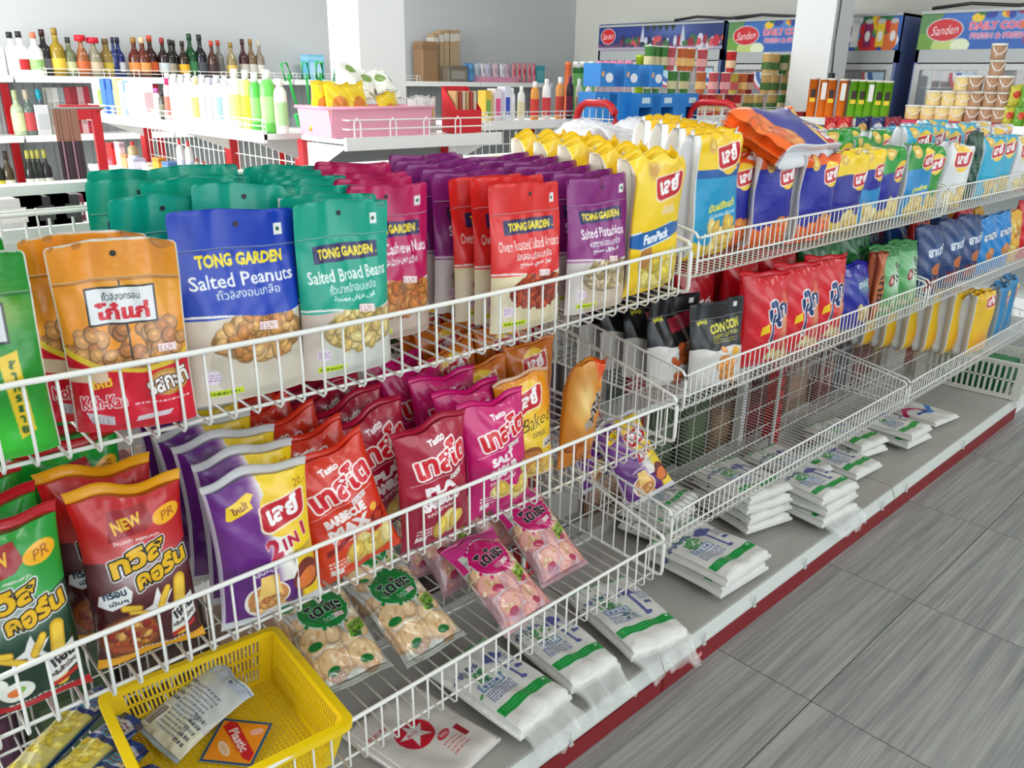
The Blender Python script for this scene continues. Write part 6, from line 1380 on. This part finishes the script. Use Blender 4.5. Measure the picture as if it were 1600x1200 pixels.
# blue boxes on a board in front
BLU = (40, 130, 206)
bp0 = at(1000, 185, 2, ZC); bY = bp0[1]-.22
wbx = px_w(at(950, 180, 1, bY), 34); hb = px_h(at(950, 180, 1, bY), 34)
def bx(px): return at(px, 184, 1, bY)[0]
dn = thing('display_table', 'low white display table under the blue boxes', 'table', (bx(1005), bY, 0))
MB().box((0, .05, ZC-.02), (bx(1085)-bx(925)+.05, .26, .03)).build('table_top', WHITE2, dn)
for sx_ in (-1, 1):
    for sy_ in (-1, 1): MB().box((sx_*(bx(1085)-bx(925))/2, .05+sy_*.11, (ZC-.035)/2), (.03, .03, ZC-.035)).build('leg', WHITE2, dn)
for i, (px, lift) in enumerate(((946, 1), (984, 1), (1022, 1), (940, 0), (975, 0))):
    big = lift == 0
    o = box_item('blue_box', ['upper blue tissue box on the left of three', 'upper blue tissue box in the middle of three', 'upper blue tissue box on the right of three', 'lower left blue box with white lettering', 'lower blue box second from left'][i], 'box', (bx(px), bY+.07, ZC-.004+(px_h(bp0, 44) if lift else 0)), wbx*1.02, .14, hb*(.92 if lift else 1.22), BLU, words='fasio' if i == 3 else None)
    if lift:
        q = MB().lathe([(wbx*.26, -.0008), (wbx*.26, .0008)], (0, 0, 0), 16); q.v = [(x+wbx*.12, z-.0712, y*.8+hb*.36) for x, y, z in q.v]; q.build('white_emblem', colour((236, 240, 244)), o)
        q = MB().lathe([(wbx*.1, -.0008), (wbx*.1, .0008)], (0, 0, 0), 12); q.v = [(x-wbx*.32, z-.0712, y*1.3+hb*.5) for x, y, z in q.v]; q.build('orange_figure_print', colour((220, 170, 130)), o)
for i, px in enumerate((990, 1024, 1062)):
    p = (bx(px), bY-.03+.0*i, ZC-.004); w = wbx*.98; h = px_h(bp0, 36)
    o = thing('open_display_carton', '%s open fronted blue carton below the tissue boxes' % ['left', 'middle', 'right'][i], 'carton', p)
    CB = colour(BLU)
    for c, d in (((-w/2, 0, h/2), (.003, .12, h)), ((w/2, 0, h/2), (.003, .12, h)), ((0, .06, h/2), (w, .003, h)), ((0, 0, h), (w, .12, .003)), ((0, 0, .002), (w, .12, .003))): MB().box(c, d).build('carton_panel', CB, o)
    MB().add([(-w/2, -.06, h*.52), (w/2, -.06, h*.52), (w/2, -.058, h), (-w/2, -.058, h), (-w/2, -.057, h*.52), (w/2, -.057, h*.52), (w/2, -.055, h), (-w/2, -.055, h)], [(0, 1, 2, 3), (7, 6, 5, 4), (0, 4, 5, 1), (2, 6, 7, 3)]).build('printed_flap', CB, o)
    MB().box((0, -.061, h*.76), (w*.6, .002, h*.2)).build('white_print', colour((200, 226, 240)), o)

# ------------------------------------------------------------------ far gondola before the fridges
FX = 6.0
fY0, fY1 = at(1600, 196, 0, FX)[1]-.6, at(1238, 186, 0, FX)[1]
fg = thing('shelving_unit', 'white shelving unit with red end carrying crisp tubes and cookie tubs', 'shelving', (FX, fY0, 0))
def fpart(mb, n, M):
    o = mb.build(n, M, fg); o.location = (-FX, -fY0, 0); return o
fm = (fY0+fY1)/2; fl_ = fY1-fY0
for z in (ZC, .82, .46): fpart(MB().box((FX+.2, fm, z-.012), (.4, fl_, .024)).box((FX+.005, fm, z-.014), (.016, fl_, .05)), 'shelf_board', WHITE2)
fpart(MB().box((FX+.22, fm, .06), (.44, fl_, .12)), 'base', WHITE2)
fpart(MB().box((FX+.42, fm, .58), (.012, fl_, 1.1)), 'back_panel', mat('grey_panel', (150, 156, 156)))
fpart(MB().box((FX+.10, fY1+.03, ZC-.01), (.25, .05, .10)).box((FX+.2, fY1+.03, .6), (.05, .05, 1.2)), 'end_frame', RED)
def fp(px, yb, off=.08): p = at(px, yb, 2, ZC); return at(px, yb, 0, FX+off)
for i, (px, c, lab) in enumerate(((1265, 'o', 0), (1281, 'o', 1), (1293, 'o', 0), (1311, 'o', 1), (1328, 'g', 0), (1341, 'g', 0), (1354, 'g', 1), (1367, 'g', 0), (1380, 'g', 0))):
    p = fp(px, 186); body = (232, 118, 30) if c == 'o' else (110, 180, 40); h = px_h(p, 55)
    o = cyl_item('crisp_tube', '%s %s crisp tube%s on the far shelf' % (NTH[i if c == 'o' else i-4], 'orange' if c == 'o' else 'green', ' with white back panel' if lab else ''), 'crisp tube', (p[0], p[1], ZC+.001), px_w(p, 14), h, CANP, body, (226, 220, 206), None, .955, capw=1.05)
    q = MB().rbox((0, 0, h*.62), (px_w(p, 7), .004, h*.2), .002, 2) if not lab else MB().box((0, 0, h*.68), (px_w(p, 7), .004, h*.42))
    q.v = [(x, y-px_w(p, 14)*.5-.001, z) for x, y, z in q.v]; q.build('printed_panel', colour((236, 232, 226) if lab else (50, 30, 26)), o, rot=(0, 0, R(-62)))
    if not lab:
        q = MB().box((0, -px_w(p, 14)*.5-.001, h*.45), (px_w(p, 8), .003, h*.10)); q.build('yellow_name_print', colour((240, 206, 50)), o, rot=(0, 0, R(-62)))
tubs = [(1424, 0), (1448, 0), (1470, 0), (1492, 0), (1450, 1), (1474, 1), (1496, 1), (1492, 2), (1512, 2), (1516, 0), (1516, 1), (1538, 0), (1538, 1), (1538, 2), (1538, 3), (1538, 4), (1558, 0), (1558, 1), (1558, 2)]
th_ = px_h(fp(1480, 190), 20.5)
cnt = {}
for px, lv_ in tubs:
    p = fp(px, 190, .10); i = cnt.get(lv_, 0); cnt[lv_] = i+1; brown = px > 1505
    w = px_w(p, 24 if not brown else 22)
    o = cyl_item('cookie_tub', '%s cookie tub, %s from the left in the %s layer of the tub pile' % ('brown' if brown else 'cream yellow', NTH[i], ['bottom', 'second', 'third', 'fourth', 'topmost'][lv_]), 'tub', (p[0]+(.03 if lv_ % 2 else 0), p[1], ZC+.022+lv_*(th_+.001)), w, th_, [(.9, 0), (.93, .03), (1, .86), (.9, .87)], (176, 136, 104) if brown else (232, 206, 140), (236, 232, 220), None, .86, rough=.2, capw=1.04)
    MB().tube([(w*.52*math.cos(R(a_)), w*.52*math.sin(R(a_)), th_*(.8-.5*math.sin(R((a_-150)*180/110)))) for a_ in range(150, 261, 10)], .004, 5).build('carry_handle', colour((240, 236, 226)), o, True)
p0, p1 = fp(1403, 190, .06), fp(1495, 190, .06)
tray = MB().box((FX+.10, (p0[1]+p1[1])/2-.02, ZC+.011), (.24, abs(p0[1]-p1[1])+.5, .018)).build('serving_tray', colour((206, 20, 80)), None); tag(tray, 'crimson tray under the cookie tubs on the far shelf', 'tray')
for i, (px, c, s, w_) in enumerate(((1290, (196, 30, 40), (226, 120, 110), 'red snack bag, left of two, below the orange tubes'), (1309, (206, 40, 40), (226, 150, 130), 'red snack bag, right of two, below the orange tubes'), (1338, (30, 44, 96), (206, 160, 80), 'navy snack bag below the green tubes'), (1362, (50, 60, 110), (206, 200, 206), 'blue zigzag bag left of the crimson tray'), (1384, (140, 40, 60), (50, 50, 90), 'maroon zigzag bag left of the crimson tray'))):
    p = at(px, 222, 0, FX-.12); pillow_item('snack_bag', w_, 'snack bag', (FX-.06, p[1], at(px, 222, 0, FX-.06)[2]), px_w(p, 24), px_h(p, 36), .06, c, spot=s, rot=(R(-8), 0, R(-62)), ink=(226, 190, 60))
fpart(MB().box((FX-.06, at(1335, 222, 0, FX-.06)[1], at(1335, 222, 0, FX-.06)[2]-.012), (.14, .75, .02)), 'front_ledge', WHITE2)
for i, (px, z) in enumerate(((1574, 0), (1592, 0), (1578, 1), (1596, 1), (1610, 0))):
    p = fp(px, 192, .1); pillow_item('green_pack', '%s yellow green pack at the right end of the far shelf' % NTH[i], 'pack', (p[0], p[1], ZC+.002+.125*z), px_w(p, 20), .125, .05, (110, 170, 60) if i % 2 else (196, 190, 60), spot=(206, 70, 40), rot=(0, 0, R(-60)))

# ------------------------------------------------------------------ fridges along the right wall
FRX = 7.2
def fridge(label, y1, y0, art, doors, hsign=.29):
    W = y1-y0; t = thing('display_fridge', label, 'fridge', (FRX, (y0+y1)/2, 0), (0, 0, R(-90)))
    # local x runs along the front (viewer's left to right), local y into the fridge
    H = 1.96; zs = H-hsign; D = .66; BODY = mat('fridge_steel', (176, 180, 180), .4); BLUE_ = mat('fridge_blue_side', (112, 132, 184), .4)
    for s in (-1, 1): MB().box((s*(W/2-.012), D/2+.02, H/2), (.024, D, H)).build('side_wall', BLUE_, t)
    MB().box((0, D, H/2), (W, .03, H)).build('back_wall', BODY, t); MB().box((0, D/2, .11), (W-.05, D-.05, .22)).build('plinth', BODY, t); MB().box((0, D/2, H-.01), (W, D, .02)).build('top_cover', BODY, t)
    MB().box((0, .05, zs-.045), (W, .06, .09)).build('front_bezel', BODY, t); MB().box((0, .03, .14), (W, .05, .10)).build('kick_panel', BODY, t)
    sb = MB().box((0, .035, (zs+H)/2), (W, .03, hsign)).build('sign_box', BODY, t)
    ob('sign_print', panel_mesh('sign_print', art, PAPER), None, sb, (0, .018, zs+.006))
    FR = mat('fridge_door_frame', (196, 198, 196), .35); GL = mat('fridge_glass', (220, 228, 230), .03, alpha=.22, spec=.9)
    dw = (W-.03)/doors; z0, z1 = .20, zs-.10
    INN = mat('fridge_liner', (196, 202, 204), .5)
    MB().box((0, D-.03, (z0+z1)/2), (W-.06, .01, z1-z0)).build('liner', INN, t)
    for k in range(doors):
        xc = -W/2+.015+dw*(k+.5); f = .045
        d = MB().box((xc-dw/2+f/2, .02, (z0+z1)/2), (f, .035, z1-z0)).box((xc+dw/2-f/2, .02, (z0+z1)/2), (f, .035, z1-z0)).box((xc, .02, z1-f/2), (dw-2*f, .035, f)).box((xc, .02, z0+f/2), (dw-2*f, .035, f)).build('door', FR, t)
        MB().box((xc, .022, (z0+z1)/2), (dw-2*f, .006, z1-z0-2*f)).build('glass_pane', GL, d)
        st = MB()
        a0 = math.pi; cx_, cz_, r_ = xc+dw/2-f-.02, z1-f-.02, .17
        for rr_, cc in ((.19, (196, 90, 110)), (.165, (226, 230, 234)), (.14, (60, 100, 170)), (.10, (176, 206, 226))):
            m2 = MB(); n = 10; pts = [(cx_, cz_)]+[(cx_-rr_*math.cos(R(90*q/n)), cz_-rr_*math.sin(R(90*q/n))) for q in range(n+1)]
            y_ = .0185-.0006*(.2-rr_)*100/2
            m2.add([(x, y_, z) for x, z in pts]+[(x, y_-.0004, z) for x, z in pts], [tuple(range(len(pts)-1, -1, -1)), tuple(len(pts)+q for q in range(len(pts)))]); m2.build('round_sticker', colour(cc), d)
    for z in (.5, .82, 1.12, 1.40):
        MB().box((0, .36, z), (W-.08, .5, .012)).build('shelf', FR, t)
        if z > 1.0:
            m1 = MB(); g = random.Random(int(y0*100+z*10))
            for x in np.arange(-W/2+.10, W/2-.08, .085): m1.lathe([(.032, z+.007), (.034, z+.12), (.014, z+.18), (.012, z+.23)], (x, .2+g.uniform(0, .05), 0), 8)
            o = m1.build('drink_row', colour(((70, 44, 36), (60, 110, 70), (160, 60, 50))[int(z*10) % 3], .2), t); o['kind'] = 'stuff'
    return t
def sign_sandy(w):
    a = Art(w*100, 28, 1.6, (36, 96, 180)); k = w*100
    a.glow(k*.55, 24, k*.3, 8, (130, 170, 220), .8)
    a.poly([(0, 0), (k*.12, 28), (0, 28)], (90, 140, 80)); a.ell(6, 3, 14, 9, (110, 160, 60)); a.ell(k*.13, 3, 10, 6, (190, 210, 120)); a.ell(k*.20, 3, 7, 5, (226, 236, 200))
    a.ell(k*.12, 14, k*.085, 8.2, (226, 226, 226)); a.ell(k*.12, 14, k*.08, 7.6, (206, 30, 40)); a.text('Sanden', k*.12, 14, 6.5, (240, 236, 236), width=k*.12, bold=.0, shear=.25, rot=4)
    a.text('DAILY COOL', k*.36, 16.5, 5.5, (226, 90, 120), width=k*.26, bold=.05, out=(226, 226, 240), outw=.5); a.text('FRESH & FRESH', k*.36, 9.5, 4, (206, 110, 150), width=k*.24, bold=.04, out=(226, 226, 240), outw=.4)
    g = np.random.default_rng(3)
    cs_ = [(206, 30, 40), (240, 200, 40), (60, 150, 60), (226, 226, 226), (226, 110, 50), (40, 120, 60), (140, 30, 90), (30, 60, 160)]
    for i in range(46): x = k*g.uniform(.46, 1.0); a.ell(x, g.uniform(2, 26), g.uniform(3, 7), g.uniform(3, 8), cs_[g.integers(8)], g.uniform(0, 90))
    for i in range(9): x = k*g.uniform(.22, .5); a.ell(x, g.uniform(22, 27), g.uniform(2, 5), 3, cs_[g.integers(8)])
    a.poly([(k*.50, 14), (k*.60, 14), (k*.585, 2), (k*.515, 2)], (40, 90, 180)); a.ell(k*.55, 15, k*.055, 3, (236, 240, 240))
    for i in range(5): x = k*(.68+.065*i); c = cs_[(i*3) % 8]; a.rect(x, 3, x+k*.04, 22, c); a.ell(x+k*.02, 22, k*.02, 2, (200, 200, 200)); a.ell(x+k*.02, 11, k*.014, 4, (236, 236, 230))
    return a
def sign_dark(w):
    a = Art(w*100, 26, 1.6, (34, 50, 110)); k = w*100; g = np.random.default_rng(9)
    a.glow(k*.62, 20, k*.2, 10, (110, 130, 190), .8); a.glow(k*.25, 20, k*.2, 8, (50, 70, 150), .7); a.blend((a.Y < 7)*.5, (150, 60, 80))
    for i in range(60): a.ell(k*g.uniform(.2, 1), g.uniform(3, 11), g.uniform(1.5, 4), g.uniform(1.5, 5), [(150, 40, 60), (206, 80, 90), (60, 110, 70), (206, 206, 220), (40, 40, 70)][g.integers(5)])
    for x in (.38, .70): a.poly([(k*x-3, 8), (k*x+3, 8), (k*x, 25)], (190, 196, 210))
    for i in range(5): x = k*(.42+.05*i); a.poly([(x-5, 26), (x+6, 26), (x, 17)], (40, 60, 50))
    a.blend(np.exp(-((a.Y-2)/1.6)**2)*.8, (206, 214, 226))
    a.ell(k*.085, 14, k*.065, 7.6, (226, 226, 226)); a.ell(k*.085, 14, k*.06, 7, (206, 30, 40)); a.text('Sanden', k*.085, 14, 5.5, (240, 236, 236), width=k*.09, bold=.0, shear=.25, rot=4)
    a.ell(k*.95, 8, 4, 5, (190, 40, 60)); return a
yy = lambda px, py: at(px, py, 0, FRX)[1]
f1 = (yy(934, 60), yy(1128, 60)); f2 = (yy(1137, 45), yy(1407, 45)); f3w = f2[0]-f2[1]; f3 = (yy(1436, 45), yy(1436, 45)-f3w)
fridge('long glass fridge with dark landscape sign in the far corner', f1[0], f1[1], sign_dark(f1[0]-f1[1]), 3, .255)
fridge('glass fridge half hidden by the white column', f2[0], f2[1], sign_sandy(f2[0]-f2[1]), 3, .285)
fridge('glass fridge at the right edge behind the cookie tubs', f3[0], f3[1], sign_sandy(f3w), 3, .285)
for i, (y, z) in enumerate(((4.9, 1.99), (4.2, 1.98), (2.4, 1.99))):
    tag(MB().tube([(7.35, y+.5, z), (7.3, y+.2, z+.02), (7.4, y-.1, z-.0), (7.32, y-.5, z+.012)], .014, 6).build('cable', colour((50, 50, 50)), None, True), 'dark cable lying on top of the %s fridge' % ['corner', 'column', 'right hand'][i], 'cable')
tag(MB().tube([(P2[0]+.05, P2[1]-.012, 2.2), (P2[0]+.03, P2[1]-.014, 1.7), (P2[0]+.06, P2[1]-.012, 1.45)], .006, 6).build('cable', colour((90, 92, 92)), None, True), 'grey cable running down the white column', 'cable')
MBx = MB().box((P2[0]+.05, P2[1]-.015, 1.46), (.05, .03, .07)); tag(MBx.build('socket_box', colour((50, 50, 52)), None), 'small dark socket box on the white column', 'socket')

# ------------------------------------------------------------------ seen behind the near gondola
bs = thing('rear_shelf', 'white shelf on the rear side of the snack gondola', 'shelf', (.7, 1.65, 0))
for i in range(3): MB().box((-.05+1.3*i, 0, 1.14), (1.29, .40, .02)).box((-.05+1.3*i, -.19, 1.155), (1.29, .012, .03)).build('shelf_board', WHITE2, bs)
for x in (-.69, .6, 1.9, 3.2): MB().box((x, -.18, .565), (.03, .03, 1.13)).build('post', WHITE2, bs)
for i, (px, w, c, lab) in enumerate(((66, .085, (34, 34, 36), 'large black carton'), (96, .05, (40, 36, 40), 'small black carton right of the large one'), (20, .09, (206, 204, 200), 'white carton with small print left of the black one'), (112, .03, (120, 40, 60), 'wine red carton right of the black ones'))):
    p = at(px, 340, 1, 1.62+(.03 if i == 3 else 0)); box_item('carton', lab+' seen through the gondola rail', 'carton', (p[0], p[1], 1.1505), w, .07, .050 if i < 3 else .045, c, face=(56, 54, 56) if i < 2 else (220, 216, 210))
g = np.random.default_rng(4)
nu, nv = 40, 14; U, V = np.meshgrid(np.linspace(0, 1, nu), np.linspace(0, 1, nv))
a0, a1 = at(905, 205, 1, 1.62), at(1110, 200, 1, 1.62)
Z = 1.245+.03*np.sin(U*17+V*3)*np.sin(V*5+1)+.015*np.sin(U*41+V*9)+.02*np.sin(V*3.1)
Pg = np.stack([a0[0]+(a1[0]-a0[0])*U, 1.50+.26*V+.02*np.sin(U*13), Z], -1)
film = grid_mesh('clear_film', Pg, np.tile(np.array([.93, .93, .95, .42]), (nv, nu, 1)), CLEAR)
fo = ob('plastic_film_bundle', film, None); fo.modifiers.new('thick', 'SOLIDIFY').thickness = .004
tag(fo, 'crumpled clear plastic film lying behind the yellow chip bags', 'plastic film')
for i in range(9): pillow_item('rear_snack_bag', '%s rear side snack bag from the left under the clear film' % NTH[i], 'snack bag', (a0[0]+(a1[0]-a0[0])*i/8, 1.66, 1.152), .16, .10, .06, [(206, 160, 160), (226, 190, 120), (190, 180, 200)][i % 3], spot=(220, 110, 60), rot=(R(-6), 0, R(6*math.sin(i))), group='bags under the clear film')

# the rear half of the snack gondola: boards and cartons added to block light
rs = bs
for z in (.10, .44, .79):
    for i in range(3): MB().box((-.05+1.3*i, 0, z-.01), (1.29, .42, .02)).build('shelf_board', WHITE2, rs)
g = random.Random(21); RC = [(70, 54, 48), (110, 40, 44), (60, 70, 66), (150, 120, 100), (90, 60, 80), (56, 60, 84), (120, 96, 70), (140, 136, 128), (70, 90, 60), (150, 60, 60)]
CNM = ['dark brown', 'dark red', 'grey green', 'tan', 'plum', 'slate blue', 'brown', 'grey', 'olive green', 'red']
for li, z in enumerate((.10, .44, .79)):
    x = .02; i = 0
    while x < 3.85:
        w = g.uniform(.15, .24); h = g.uniform(.16, .27); c = g.randrange(10)
        box_item('light_block_carton', '%s added light-blocking carton, %s from the left on the %s rear board' % (CNM[c], (NTH+['twenty first', 'twenty second', 'twenty third', 'twenty fourth', 'twenty fifth', 'twenty sixth'])[i], ['lowest', 'middle', 'upper'][li]), 'carton', (x+w/2, 1.58+g.uniform(-.02, .05), z+.001), w*.94, .16, h, RC[c], face=tuple(min(255, int(v*1.3)) for v in RC[c])); x += w; i += 1
